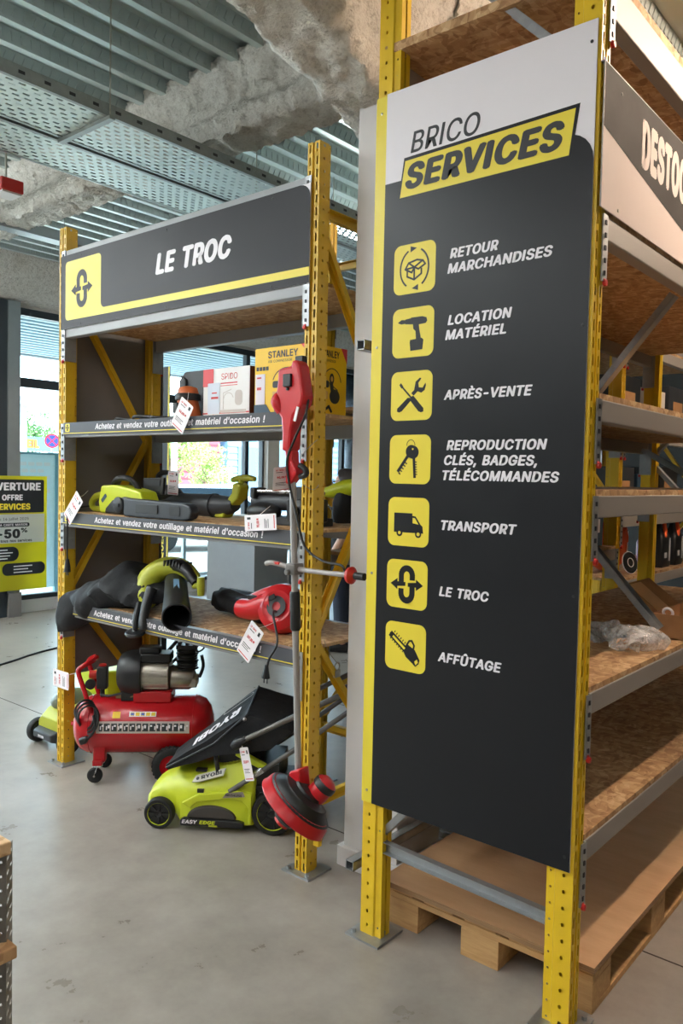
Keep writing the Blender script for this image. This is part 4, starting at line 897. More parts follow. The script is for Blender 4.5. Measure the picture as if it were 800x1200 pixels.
tag(obj('padlock', m, 'steel', bevel=.002), 'small padlock dangling on a wire inside the right frame of the left rack', 'padlock')
# ------------------------------------------------------------------ things on the floor
def compressor():
    t = thing('air_compressor', 'red wheeled air compressor with a black motor, on the floor under the left rack', 'compressor', (-3.51, 2.585, 0), R(43.7))
    zc, r = .281, .152
    m = MB(); prof = [(0, -.372), (.05, -.368), (.10, -.352), (.135, -.325), (r, -.285), (r, .285), (.135, .325), (.10, .352), (.05, .368), (0, .372)]
    m.lathe(prof, (0, 0, zc), (1, 0, 0), 40); tk = obj('tank', m, 'tankred', t, smooth=50)
    m = MB(); m.lathe([(.012, 0), (.012, .02), (0, .02)], (-.37, 0, zc), (-1, 0, 0), 8); m.lathe([(r+.001, -.003), (r+.003, 0), (r+.001, .003)], (-.27, 0, zc), (1, 0, 0), 40); m.lathe([(r+.001, -.003), (r+.003, 0), (r+.001, .003)], (.27, 0, zc), (1, 0, 0), 40); obj('weld_seam', m, 'tankred', tk)
    def curved(x0, x1, a0, a1, off, n=6):
        P = []
        for x in (x0, x1): P.append([Vector((x, -(r+off)*math.cos(R(a0+(a1-a0)*i/n)), zc+(r+off)*math.sin(R(a0+(a1-a0)*i/n)))) for i in range(n+1)])
        return P
    def strip(m, *a):
        A, B = curved(*a); n = len(A); m.add(A+B, [(i, i+1, n+i+1, n+i) for i in range(n-1)])
    m = MB(); strip(m, -.225, .255, -2, 21, .0012); lb = obj('rating_strip', m, M('strip_silver', (196, 180, 170), .4), tk)
    m = MB(); x = -.21; random.seed(3)
    while x < .235:
        w = random.choice((.018, .024, .03)); strip(m, x, x+w, 2, 17, .0020); x += w+.007
    obj('strip_symbols', m, 'ink', lb)
    m = MB(); x = -.205
    while x < .23: strip(m, x, x+.006, 5, 12, .0026); strip(m, x+.009, x+.02, 8 if int(x*100) % 2 else 11, 14, .0026); x += .031
    obj('strip_symbols', m, 'paper', lb, label='pale marks on the dark symbols')
    m = MB(); strip(m, -.145, -.105, 27, 40, .0012); obj('warning_label', m, 'boxyel', tk)
    m = MB(); strip(m, -.06, .08, 30, 40, .0012); wl = obj('warning_label', m, 'paper', tk)
    m = MB()
    for k in range(5): strip(m, -.054+k*.027, -.033+k*.027, 31.5, 38.5, .0018)
    obj('symbols', m, 'boxyel', wl)
    LBm = M('label_blue', (70, 90, 160), .5)
    for k in (0, 2): m = MB(); strip(m, -.052+k*.027, -.035+k*.027, 32.5, 37.5, .0024); obj('symbol', m, LBm, wl)
    # caster legs
    for y in (-.11, .11):
        m = MB(); m.box((-.215, y*.9, .155), (.062, .05, .085)); m.box((-.222, y, .11), (.05, .05, .03)); lg = obj('leg', m, 'tankred', t, bevel=.004)
        m = MB(); m.cyl((-.224, y, .088), (-.224, y, .097), .026); m.bar((-.222, y-.017, .092), (-.238, y-.017, .04), .003, .03, (0, 1, 0)); m.bar((-.222, y+.017, .092), (-.238, y+.017, .04), .003, .03, (0, 1, 0)); m.cyl((-.238, y-.022, .04), (-.238, y+.022, .04), .006, n=8); obj('caster_fork', m, 'chrome', lg)
        m = MB(); m.lathe([(.0, -.011), (.034, -.012), (.04, -.006), (.04, .006), (.034, .012), (0, .011)], (-.238, y, .04), (0, 1, 0), 24); obj('caster_wheel', m, 'rubber', lg)
    m = MB(); m.box((.165, 0, .15), (.06, .18, .03)); m.cyl((.165, -.15, .115), (.165, .15, .115), .011); obj('axle', m, 'tankred', t)
    for y in (-.145, .145):
        s = 1 if y > 0 else -1
        m = MB(); m.lathe([(.060, -.02), (.085, -.022), (.098, -.016)]+[(.1005, -.012), (.1005, .012)]+[(.098, .016), (.085, .022), (.060, .02)], (.165, y, .1005), (0, 1, 0), 36)
        for k in range(30): a = 2*PI*k/30; m.box((.165+.0995*math.cos(a), y, .1005+.0995*math.sin(a)), (.006, .034, .010), Matrix.Rotation(-a, 3, 'Y'))
        w = obj('wheel', m, 'rubber', t); m = MB(); m.lathe([(0, -.018), (.02, -.018), (.03, -.008), (.055, -.014), (.062, -.018), (.062, .018), (.055, .014), (.03, .008), (.02, .018), (0, .018)], (.165, y, .1005), (0, 1, 0), 28); obj('rim', m, 'tankred', w)
    m = MB(); m.box((.05, 0, .445), (.20, .16, .06)); obj('saddle', m, 'tankred', t, bevel=.006)
    m = MB(); m.lathe([(0, -.145), (.075, -.14), (.10, -.125), (.118, -.09), (.124, -.04), (.122, -.012), (.095, -.010)], (0, 0, .560), (1, 0, 0), 32)
    m.box((-.07, 0, .45), (.09, .14, .05)); fc = obj('fan_cover', m, 'black', t, smooth=50)
    m = MB(); m.lathe([(.09, -.012), (.092, 0), (.092, .130), (.085, .135), (0, .135)], (0, 0, .555), (1, 0, 0), 36)
    for k in range(16):
        a = 2*PI*k/16; m.box((.06, .0935*math.cos(a), .555+.0935*math.sin(a)), (.125, .006, .008), Matrix.Rotation(a, 3, 'X'))
    obj('motor', m, 'steel', t)
    m = MB(); m.box((.065, -.02, .652), (.16, .12, .048)); m.box((.03, -.02, .69), (.11, .09, .035)); obj('terminal_box', m, 'black', t, bevel=.008)
    m = MB(); m.lathe([(0, 0), (.062, 0), (.066, .01), (.066, .10), (.05, .125), (.02, .135), (.018, .15), (0, .15)], (.135, 0, .535), (1, 0, 0), 24); m.box((.21, 0, .515), (.14, .11, .05)); obj('crankcase', m, 'steel', t, bevel=.006)
    m = MB()
    for k in range(8): m.lathe([(.0, 0), (.056+.006*(k % 3 == 0), 0), (.056, .007), (0, .007)], (.222, 0, .585+k*.0135), (0, 0, 1), 18)
    m.cyl((.222, 0, .58), (.222, 0, .695), .044); m.box((.222, 0, .705), (.11, .09, .022))
    for dx in (-.04, 0, .04): m.box((.222+dx, 0, .724), (.012, .085, .018))
    m.cyl((.15, -.02, .655), (.11, -.02, .655), .014); m.cyl((.115, -.02, .64), (.115, -.02, .67), .022); m.tube([(.26, -.04, .71), (.30, -.045, .725), (.315, -.045, .705), (.29, -.045, .685), (.265, -.04, .69)], .005, 8, 4); m.tube([(.30, -.02, .66), (.31, -.02, .60), (.29, -.02, .54)], .009, 8, 4)
    obj('pump_head', m, 'black', t)
    m = MB(); m.tube([(-.255, -.11, .36), (-.275, -.11, .42), (-.30, -.11, .50), (-.325, -.11, .575), (-.325, -.10, .60), (-.295, -.09, .622), (-.27, -.05, .63), (-.265, 0, .632), (-.27, .05, .63), (-.295, .09, .622), (-.325, .10, .60), (-.325, .11, .575), (-.30, .11, .50), (-.255, .11, .36)], .0125, 12, 4); obj('handle', m, 'tankred', t)
    m = MB(); m.box((-.225, -.01, .535), (.055, .05, .12)); m.cyl((-.225, -.01, .42), (-.225, -.01, .48), .012); sw = obj('pressure_switch', m, 'black', t, bevel=.006)
    m = MB(); m.cyl((-.225, -.01, .597), (-.225, -.01, .606), .02); m.cyl((-.255, -.01, .55), (-.292, -.01, .55), .022); obj('red_knob', m, 'red', sw)
    m = MB(); m.lathe([(.0, 0), (.026, 0), (.028, .01), (.028, .02), (0, .022)], (-.285, -.01, .50), (0, -1, 0), 18); m.cyl((-.25, -.01, .50), (-.22, -.01, .50), .01); obj('gauge', m, 'black', t)
    m = MB(); m.tube([(.04, -.06, .46), (-.02, -.07, .455), (-.08, -.06, .44), (-.12, -.03, .43)], .006, 10, 5); m.cyl((-.12, -.03, .415), (-.12, -.03, .49), .008); m.box((-.125, -.035, .44), (.045, .02, .02)); obj('copper_pipe', m, M('tarnished_brass', (150, 128, 96), .35, .8), t)
    m = MB(); m.tube([(-.225, -.04, .45), (-.18, -.05, .445), (-.10, -.05, .46), (-.02, -.07, .47), (.0, -.06, .5)], .006, 8, 5)
    for k in range(3):
        P = [(-.285+.05*math.cos(a)+.01*k, -.135-.008*k+.02*math.sin(a*2), .37+.075*math.sin(a)-.012*k) for a in [2*PI*i/16+k for i in range(17)]]; m.tube(P, .006, 8, 2)
    m.tube([(-.24, -.15, .37), (-.225, -.165, .31), (-.25, -.17, .265), (-.275, -.165, .25)], .007, 8, 4); m.tube([(-.265, -.168, .258), (-.28, -.165, .245), (-.30, -.163, .235)], [.012, .02, .018], 10)
    obj('power_cord', m, 'black', t)
compressor()

def wheel(t, x, y, r, w, hub='black', ring='lime'):
    m = MB(); m.lathe([(r*.74, -w/2), (r*.93, -w/2), (r, -w*.3), (r, w*.3), (r*.93, w/2), (r*.74, w/2)], (x, y, r), (0, 1, 0), 36); o = obj('wheel', m, 'rubber', t, smooth=50)
    m = MB(); m.lathe([(0, -w*.32), (r*.2, -w*.45), (r*.28, -w*.30), (r*.74, -w*.25), (r*.74, w*.25), (r*.28, w*.3), (r*.2, w*.45), (0, w*.32)], (x, y, r), (0, 1, 0), 30)
    for k in range(8): a = 2*PI*k/8; m.box((x+r*.47*math.cos(a), y-w*.3, r+r*.47*math.sin(a)), (r*.46, .014, r*.15), Matrix.Rotation(-a, 3, 'Y'))
    obj('hub', m, hub, o)
    if ring: m = MB(); m.torus((x, y-w*.40, r), (0, 1, 0), r*.76, .004, 36, 8); obj('rim_ring', m, ring, o)
    return o
def mower():
    t = thing('lawn_mower', 'lime and black lawn mower with a black grass bag, in front of the left rack', 'lawn mower', (-2.80, 2.53, 0), R(34.9))
    wheel(t, -.268, -.165, .070, .045); wheel(t, -.268, .165, .070, .045); wheel(t, .262, -.165, .098, .05); wheel(t, .262, .165, .098, .05)
    # deck: sections along x (x, half width, z low, z top, shoulder)
    S = [(-.345, .10, .085, .135), (-.325, .13, .07, .165), (-.275, .125, .062, .205), (-.20, .135, .055, .235), (-.17, .165, .035, .243), (-.10, .178, .033, .262), (0, .18, .033, .292), (.10, .178, .033, .315), (.165, .17, .035, .30), (.175, .16, .04, .28)]
    rs = []
    for x, h, a, b in S:
        rs.append([Vector((x, y, z)) for y, z in ((-h, a), (h, a), (h, a+(b-a)*.55), (h*.88, a+(b-a)*.74), (h*.62, b-.012), (h*.35, b), (-h*.35, b), (-h*.62, b-.012), (-h*.88, a+(b-a)*.74), (-h, a+(b-a)*.55))])
    m = MB(); m.rings(rs); dk = obj('deck', m, 'lime', t, smooth=28, bevel=.004)
    side = lambda P, y0, y1: MB().frame((0, y1, 0), (1, 0, 0), (0, 0, 1)).prism(P, 0, y1-y0)
    m = side([(-.165, .028), (.13, .028), (.13, .052), (.105, .060), (-.15, .062), (-.165, .052)], -.196, -.17); sk = obj('edge_guide', m, 'black', t, bevel=.005, smooth=0)
    m = MB().frame((0, -.1965, 0), (1, 0, 0), (0, 0, 1)); text(m, 'EASY', -.155, .040, .072, .017, .05, .2); obj('lettering', m, 'signwhite', sk, smooth=0)
    m = MB().frame((0, -.1965, 0), (1, 0, 0), (0, 0, 1)); text(m, 'EDGE', -.074, .040, .075, .017, .05, .2); flat(m, [rrect(-.03, .03, .01, .037, .002)]); obj('lettering', m, 'lime', sk, smooth=0)
    m = side(arc(-.02, .062, .115, 0, 180, 16, .062), -.192, -.17); obj('side_insert', m, M('insert_umber', (66, 62, 58), .35), t, bevel=.008, smooth=0)
    m = side([(-.12, .105), (-.09, .135), (.05, .16), (.12, .15), (.15, .12), (.15, .045), (.165, .045), (.165, .19), (.10, .20), (-.08, .175), (-.16, .13)], -.190, -.17); obj('side_rib', m, 'lime', dk, bevel=.006, smooth=0)
    m = MB().frame((0, -.1925, 0), (1, 0, 0), (0, 0, 1)); flat(m, [[(.03, .165), (.135, .175), (.125, .198), (.05, .190)]]); bd = obj('badge', m, M('badge_taupe', (150, 142, 128), .4), dk, smooth=0)
    m = MB().frame((0, -.1935, 0), (1, 0, 0), (0, 0, 1)); text(m, 'BRUSHLESS', .045, .175, .075, .010, .03, 0); obj('lettering', m, 'ink', bd, smooth=0)
    # slanted upper panel with the maker's name plate
    u = Vector((.95, 0, .30)).normalized(); v = Vector((-.12, .55, .45)); v = (v-u*v.dot(u)).normalized(); o = Vector((-.115, -.172, .215))
    m = MB().frame(o, u, v); m.prism([(0, .008), (.03, .0), (.15, .0), (.165, .034), (.02, .036)], -.004, .003); bd = obj('badge', m, M('badge_silver', (176, 170, 156), .35, .3), dk, smooth=0)
    m = MB().frame(o, u, v); text(m, 'RYOBI', .045, .009, .10, .018, .06, 0, .0036); flat(m, [disc(.028, .018, .008)], .0036); obj('lettering', m, 'ink', bd, smooth=0)
    m = MB(); m.box((-.075, -.172, .185), (.03, .012, .016)); m.box((-.085, -.115, .262), (.05, .03, .01)); obj('vent', m, 'black', dk)
    m = MB()
    for k in range(6): m.box((.03+k*.016, -.10, .293+k*.004), (.006, .045, .008), Matrix.Rotation(-.5, 3, 'Z'))
    obj('vent_slots', m, 'limedull', dk)
    m = MB(); m.box((.09, 0, .325), (.20, .20, .06)); m.box((.26, 0, .13), (.20, .28, .16)); m.box((.20, 0, .26), (.16, .26, .10)); m.cyl((.262, -.16, .098), (.262, .16, .098), .012)
    for k in range(4): m.torus((.17+k*.035, -.145, .18-.012*k), (0, 1, 0), .014, .003, 14, 6)
    obj('motor_housing', m, 'black', t, bevel=.012)
    m = MB(); m.bar((.08, -.12, .355), (.22, -.15, .30), .03, .03); obj('lime_lever', m, 'lime', t, bevel=.006)
    # handle tubes
    m = MB(); m.tube([(.06, -.18, .19), (.337, -.18, .386), (.60, -.17, .585), (.66, -.17, .615)], .0115, 12); m.tube([(.06, .18, .19), (.337, .18, .386), (.60, .17, .585), (.66, .17, .615)], .0115, 12); obj('lower_handle', m, M('handle_grey', (98, 96, 94), .4, .4), t)
    for z in (-.18, .18):
        m = MB(); m.tube([(.115, z, .428), (.364, z, .556), (.585, z, .672), (.66, z*.98, .72)], .0125, 12); hb = obj('upper_handle', m, M('handle_grey_b', (112, 108, 104), .4, .4), t)
        m = MB(); m.tube([(.075, z, .395), (.095, z, .415), (.135, z, .438)], [.018, .026, .018], 12, 3); obj('joint', m, 'black', hb)
    m = MB(); m.tube([(.55, -.15, .66), (.62, -.15, .70), (.70, -.14, .72), (.72, 0, .725), (.70, .14, .72), (.62, .15, .70)], .017, 12, 4); obj('grip', m, 'black', t)
    m = MB(); m.bar((.155, -.194, .265), (.215, -.194, .305), .010, .024, (0, 0, 1)); m.tube([(.16, -.197, .262), (.18, -.2, .285), (.21, -.197, .31)], [.008, .016, .010], 10, 3); obj('bracket', m, 'chrome', t)
    # grass bag: tilted wedge, far and near side
    near = [(.128, .540), (.345, .470), (.245, .385), (-.02, .340), (-.235, .262), (-.245, .285)]
    far = [(.128, .592), (.345, .535), (.25, .42), (-.02, .36), (-.262, .235), (-.272, .262)]
    A, B = [], []
    n = len(near); m = MB()
    def dense(P, k=8): return [tuple(a+(b-a)*i/k for a, b in zip(P[j], P[(j+1) % n])) for j in range(n) for i in range(k)]
    D0, D1 = dense(near), dense(far); ring = []
    for s in range(9):
        f = s/8; y = -.15+.30*f; ring.append([Vector((a[0]+(b[0]-a[0])*f, y, a[1]+(b[1]-a[1])*f)) for a, b in zip(D0, D1)])
    m.rings(ring); wob(m, .006, 11, 2); bg_ = obj('grass_bag', m, 'cloth', t, smooth=40)
    # top face of the bag: P6 -> P1
    lo = Vector((-.2585, 0, .2735)); hi = Vector((.128, 0, .566)); u = (lo-hi).normalized(); w = Vector((0, .30, .052-.0)).normalized(); nn = u.cross(w)
    off = nn if nn.z > 0 else -nn
    m = MB(); fx = hi.copy(); vv = w if u.cross(w).dot(off) > 0 else -w; m.frame(fx+off*.010, u, vv)
    text(m, 'RYOBI', .05, .03, .27, .075, .055, 0, .004); obj('lettering', m, 'signwhite', bg_, smooth=0)
    m = MB().frame(fx+off*.010, u, vv); flat(m, [rrect(.0, -.075, .18, -.03, .014)], .004); sl = obj('handle_band', m, M('band_grey', (150, 146, 142), .5), bg_, smooth=0)
    m = MB().frame(fx+off*.010, u, vv); flat(m, [rrect(.004, -.067, .172, -.038, .01)], .005); obj('handle_band', m, 'cloth', sl, smooth=0, label='black centre of the strap')
    m = MB(); m.tube([(.128, -.148, .536), (.127, .0, .567), (.126, .148, .592)], .006, 8); m.tube([(.128, -.155, .54), (-.02, -.155, .40), (-.245, -.152, .275)], .005, 8); obj('seam', m, 'black2', bg_)
    m = MB(); m.lathe([(0, 0), (.009, 0), (.005, .02), (0, .021)], (.120, -.155, .52), (0, -1, .3), 10); obj('clip', m, 'paper', bg_)
    m = MB(); m.bar((-.02, -.12, .335), (.0, -.15, .265), .02, .012); obj('latch', m, 'black', t, bevel=.003)
    return t
mw = mower()
ca, sa = math.cos(R(34.9)), math.sin(R(34.9))
def ML(x, y, z): return Vector((-2.80+x*ca-y*sa, 2.53+x*sa+y*ca, z))
price_tag('narrow white price tag hanging from the handle joint of the front lawn mower', ML(.145, -.215, .335), (ca*.6+.2, sa*.6-.3, .2), (.15, 0, 1), .055, .15, 7, ML(.11, -.19, .43))

def rear_mower():
    t = thing('lawn_mower', 'lime mower with dark grey nose, half hidden behind the leftmost yellow upright', 'lawn mower', (-4.255, 2.62, 0), R(90))
    # local x runs away from the viewer
    wheel(t, -.14, .165, .072, .045, 'black2', None); wheel(t, -.14, -.165, .072, .045, 'black2', None); wheel(t, .30, .165, .08, .04, 'black2', None); wheel(t, .30, -.165, .08, .04, 'black2', None)
    rs = [[Vector((x, y, z)) for y, z in ((-h, a), (h, a), (h, a+(b-a)*.6), (h*.7, b), (-h*.7, b), (-h, a+(b-a)*.6))] for x, h, a, b in ((-.17, .115, .10, .18), (-.12, .13, .07, .22), (0, .14, .06, .26), (.15, .14, .06, .27), (.30, .13, .06, .25))]
    m = MB(); m.rings(rs); obj('deck', m, 'limedull', t, smooth=30, bevel=.006)
    m = MB(); m.rings([[Vector((x, y, z)) for y, z in ((-h, a), (h, a), (h*.9, b), (-h*.9, b))] for x, h, a, b in ((-.215, .10, .065, .105), (-.16, .125, .05, .12), (-.10, .13, .05, .11))]); obj('bumper', m, 'black2', t, smooth=30, bevel=.006)
    m = MB(); m.ell((.0, .03, .25), (.13, .10, .07)); obj('motor_cover', m, M('cover_grey', (96, 102, 84), .45), t)
    m = MB(); m.frame((0, .0, 0), (0, -1, 0), (0, 0, 1)); 
    m = MB(); m.add([(.10, .20, .44), (.10, -.17, .44), (.34, -.17, .40), (.34, .20, .42), (.13, .13, .26), (.13, -.16, .26), (.32, -.16, .26), (.32, .13, .26)], [(0, 1, 2, 3), (4, 7, 6, 5), (0, 4, 5, 1), (1, 5, 6, 2), (2, 6, 7, 3), (3, 7, 4, 0)]); cb = obj('collector', m, 'lime', t, smooth=0, bevel=.02)
    m = MB()
    for k in range(3): m.box((.15, .14-k*.07, .443), (.03, .035, .006))
    obj('slots', m, 'ink', cb)
    m = MB(); m.tube([(.12, -.17, .16), (.35, -.20, .36), (.62, -.22, .58)], .012, 10); m.tube([(.12, -.14, .18), (.40, -.30, .40), (.60, -.42, .60)], .010, 10); m.tube([(.62, -.22, .58), (.66, -.28, .60), (.60, -.42, .60)], .013, 10, 3); obj('handle', m, 'black', t)
    m = MB().frame((-.217, .035, .075), (0, -1, 0), (0, 0, 1)); text(m, 'RYOBI', 0, 0, .06, .014, .05, 0); obj('lettering', m, 'signwhite', t, smooth=0)
rear_mower()

def trimmer():
    t = thing('grass_trimmer', 'red corded grass trimmer leaning upright against the right yellow post of the left rack', 'grass trimmer', (-2.12, 2.29, .18))
    Y = 2.288
    side = lambda P, y0, y1: MB().frame((0, y1, 0), (1, 0, 0), (0, 0, 1)).prism(P, 0, y1-y0)
    m = side([(-2.225, 2.055), (-2.155, 2.062), (-2.15, 2.085), (-2.125, 2.082), (-2.11, 2.06), (-2.085, 1.945), (-2.092, 1.91), (-2.135, 1.865), (-2.148, 1.80), (-2.152, 1.73), (-2.200, 1.73), (-2.198, 1.80), (-2.205, 1.86), (-2.235, 1.895), (-2.245, 1.93), (-2.235, 1.96), (-2.228, 2.0)], Y-.035, Y+.03); hd = obj('motor_head', m, 'redp', t, world=True, smooth=0, bevel=.014)
    m = MB(); m.tube([(-2.235, Y-.01, 1.955), (-2.232, Y-.03, 1.925), (-2.215, Y-.02, 1.885)], [.018, .024, .018], 14, 4); obj('nose', m, 'redp', hd, world=True)
    m = MB(); m.box((-2.165, Y-.040, 2.005), (.042, .012, .05)); m.box((-2.165, Y-.039, 1.972), (.012, .01, .012)); m.box((-2.15, Y+.02, 2.09), (.04, .03, .03)); obj('switch', m, 'black', hd, world=True, bevel=.003)
    m = MB(); m.bar((-2.108, Y-.038, 1.90), (-2.125, Y-.038, 1.845), .012, .004, (0, 1, 0)); obj('sticker', m, 'paper', hd, world=True)
    m = side([(-2.192, 1.735), (-2.150, 1.735), (-2.147, 1.69), (-2.125, 1.655), (-2.128, 1.635), (-2.16, 1.60), (-2.185, 1.60), (-2.182, 1.67)], Y-.025, Y+.022); obj('lower_grip', m, 'redp', t, world=True, smooth=0, bevel=.010)
    m = MB(); m.tube([(-2.128, Y, 1.675), (-2.10, Y, 1.66), (-2.095, Y, 1.64), (-2.125, Y, 1.63)], .012, 10, 3); obj('trigger', m, 'black', t, world=True)
    top, bot = Vector((-2.165, Y, 1.62)), Vector((-2.105, Y, .44))
    m = MB(); m.cyl(top, bot, .0135, n=18); obj('shaft', m, 'pole', t, world=True)
    at_ = lambda z: top+(bot-top)*((1.62-z)/(1.62-.44))
    m = MB(); m.tube([at_(1.175), at_(1.165), at_(1.03), at_(1.02)], [.018, .021, .021, .017], 16); obj('foam_grip', m, 'black', t, world=True)
    m = MB(); c = at_(1.265); m.box(c, (.05, .055, .045)); m.cyl(c+Vector((.0, -.03, -.01)), c+Vector((0, -.05, -.01)), .012, n=8); cl = obj('clamp', m, M('clamp_grey', (126, 122, 120), .4, .3), t, world=True, bevel=.006)
    m = MB(); m.tube([(-2.285, Y-.02, 1.275), (-2.25, Y-.02, 1.283), (-2.15, Y, 1.268), (-2.05, Y-.005, 1.265), (-1.835, Y-.01, 1.268)], .010, 12, 3); hb = obj('cross_handle', m, 'pole', t, world=True)
    m = MB(); m.tube([(-1.865, Y-.01, 1.268), (-1.858, Y-.01, 1.268), (-1.845, Y-.01, 1.268), (-1.83, Y-.01, 1.268)], [.013, .03, .033, .014], 16); m.box((-2.235, Y-.02, 1.283), (.05, .012, .010)); obj('hand_stop', m, 'red', hb, world=True)
    m = MB(); m.cyl((-1.845, Y-.01, 1.268), (-1.785, Y-.01, 1.268), .014); obj('end_grip', m, 'black', hb, world=True)
    m = MB(); m.tube([(-2.09, Y, 1.93), (-2.085, Y-.02, 1.87), (-2.13, Y-.028, 1.78), (-2.168, Y-.03, 1.70), (-2.16, Y-.03, 1.62), (-2.12, Y-.022, 1.48), (-2.08, Y-.015, 1.36), (-1.99, Y-.01, 1.31), (-1.90, Y-.005, 1.30), (-1.885, Y, 1.27), (-1.86, Y+.01, 1.25)], .0048, 8, 6); obj('power_cord', m, 'black', t, world=True)
    m = side([(-2.13, .46), (-2.075, .485), (-2.065, .41), (-2.02, .345), (-2.08, .335), (-2.14, .40)], Y-.03, Y+.03); obj('socket', m, 'redp', t, world=True, smooth=0, bevel=.008)
    ax = Vector((.50, .40, .77)).normalized(); c = Vector((-2.08, Y-.015, .35))
    m = MB(); q = Vector((-2.015, Y+.035, .40)); m.lathe([(0, .055), (.025, .053), (.042, .04), (.044, -.02), (.04, -.04), (0, -.04)], q, ax, 22); obj('motor', m, 'redp', t, world=True)
    m = MB(); m.lathe([(.044, .038), (.047, .032), (.047, .012), (.044, .008)], q, ax, 22); obj('motor_band', m, 'black', t, world=True)
    # guard: wide half dome facing the viewer
    u = ax.cross(Vector((0, 1, 0))).normalized(); w = ax.cross(u); F = Matrix((u, w, ax)).transposed()
    def sector(prof, a0, a1, n=26):
        return [[c+F @ Vector((r*math.cos(R(a0+(a1-a0)*i/n)), r*math.sin(R(a0+(a1-a0)*i/n)), z)) for i in range(n+1)] for r, z in prof]
    d = (F.inverted() @ Vector((.05, -1, 0))); a0 = math.degrees(math.atan2(d.y, d.x))
    def dome(prof, name, mat, da=112):
        rs = sector(prof, a0-da, a0+da); m = MB(); k = len(rs); n = len(rs[0]); m.add([p for r in rs for p in r], [(i*n+a, i*n+a+1, (i+1)*n+a+1, (i+1)*n+a) for i in range(k-1) for a in range(n-1)]); o = obj(name, m, mat, t, world=True, smooth=40); s = o.modifiers.new('thickness', 'SOLIDIFY'); s.thickness = .004; return o
    dome([(.02, .065), (.06, .060), (.062, .050), (.10, .040), (.104, .030), (.145, .002)], 'guard', 'black')
    dome([(.134, .010), (.150, -.004), (.156, -.036), (.160, -.041)], 'guard_rim', 'redp', 100)
    m = MB(); m.lathe([(0, -.03), (.05, -.032), (.058, -.05), (.058, -.085), (.045, -.10), (0, -.10)], c, ax, 22); sp = obj('line_spool', m, 'black', t, world=True)
    m = MB(); m.lathe([(0, -.10), (.03, -.10), (.034, -.115), (0, -.12)], c, ax, 18); obj('spool_cap', m, 'red', sp, world=True)
    p = c+F @ Vector((.152*math.cos(R(a0+95)), .152*math.sin(R(a0+95)), -.05)); m = MB(); m.box(p, (.03, .02, .04)); obj('yellow_tab', m, 'boxyel', t, world=True, bevel=.003)
    m = MB(); m.tube([(-2.135, Y+.02, 1.72), (-2.11, Y+.05, 1.76), (-2.10, 2.36, 1.78)], .0015, 6, 4); m.tube([(-2.13, Y+.02, 1.60), (-2.10, Y+.05, 1.58), (-2.09, 2.36, 1.60)], .0015, 6, 4); obj('tie_wire', m, 'steel', t, world=True)
trimmer()
price_tag('brown back of a price tag turned edge-on below the red trimmer head', (-2.205, 2.27, 1.62), (.25, .95, .1), (.25, 0, 1), .085, .10, 3, (-2.17, 2.27, 1.69))
m = MB(); m.tube([(-6.0, 2.2, .006), (-6.382, 3.231, .006), (-6.55, 3.6, .006), (-6.643, 3.906, .006), (-6.75, 4.6, .006), (-7.2, 5.6, .006), (-7.9, 6.2, .006)], .009, 8, 5)
tag(obj('floor_cable', m, 'black'), 'black cable lying across the floor behind the left upright', 'cable')
t = thing('round_tub', 'dark grey round tub on the floor behind the right end of the left rack', 'tub', (-2.40, 3.75, 0))
m = MB(); m.lathe([(0, 0), (.25, 0), (.27, .01), (.275, .05), (.29, .33), (.305, .335), (.305, .35), (.285, .35), (.265, .06), (0, .04)], (-2.40, 3.75, 0), (0, 0, 1), 36); obj('tub', m, M('tub_slate', (76, 84, 90), .45), t, world=True)
m = MB(); m.lathe([(.276, .04), (.283, .045), (.283, .06), (.278, .065)], (-2.40, 3.75, 0), (0, 0, 1), 36); obj('rib', m, M('tub_slate_rib', (110, 118, 122), .4), t, world=True)
# ------------------------------------------------------------------ under and inside the tall rack
def pallet():
    t = thing('pallet', 'pine pallet on the floor under the tall yellow rack', 'pallet', (-1.295, 2.93, 0))
    x0, x1, y0, y1 = -1.69, -.90, 2.325, 3.525
    for x in (x0, -1.3675, x1-.145):
        m = MB(); m.box2((x, y0, 0), (x+(.145 if x != -1.3675 else .145), y1, .022)); obj('runner', m, 'pallet', t, world=True, smooth=0, bevel=.002)
    for x in (x0, -1.3675, x1-.10 if False else x1-.145):
        for y in (y0, 2.8525, y1-.145):
            m = MB(); m.box2((x, y, .022), (x+.145 if x < -1 and x != -1.3675 or True else x, y+.145, .10)); obj('block', m, 'pallet', t, world=True, smooth=0, bevel=.002)
    for y in (y0, 2.8525, y1-.145):
        m = MB(); m.box2((x0, y, .10), (x1, y+.145, .122)); obj('stringer', m, 'pallet', t, world=True, smooth=0, bevel=.002)
    for k in range(5):
        x = x0+k*(x1-x0-.12)/4; m = MB(); m.box2((x, y0, .122), (x+.12, y1, .144)); obj('deck_board', m, 'pallet', t, world=True, smooth=0, bevel=.002)
pallet()
m = MB(); m.box2((-1.70, 2.30, .1445), (-.888, 4.3, .1635))
for k in range(2): pass
t = tag(obj('plywood_sheet', m, 'ply', smooth=0), 'tan plywood sheet lying on the pine pallet under the tall rack', 'board')
t.data.materials.append(MAT['plyedge'])
for p in t.data.polygons:
    if abs(p.normal.z) < .5: p.material_index = 1

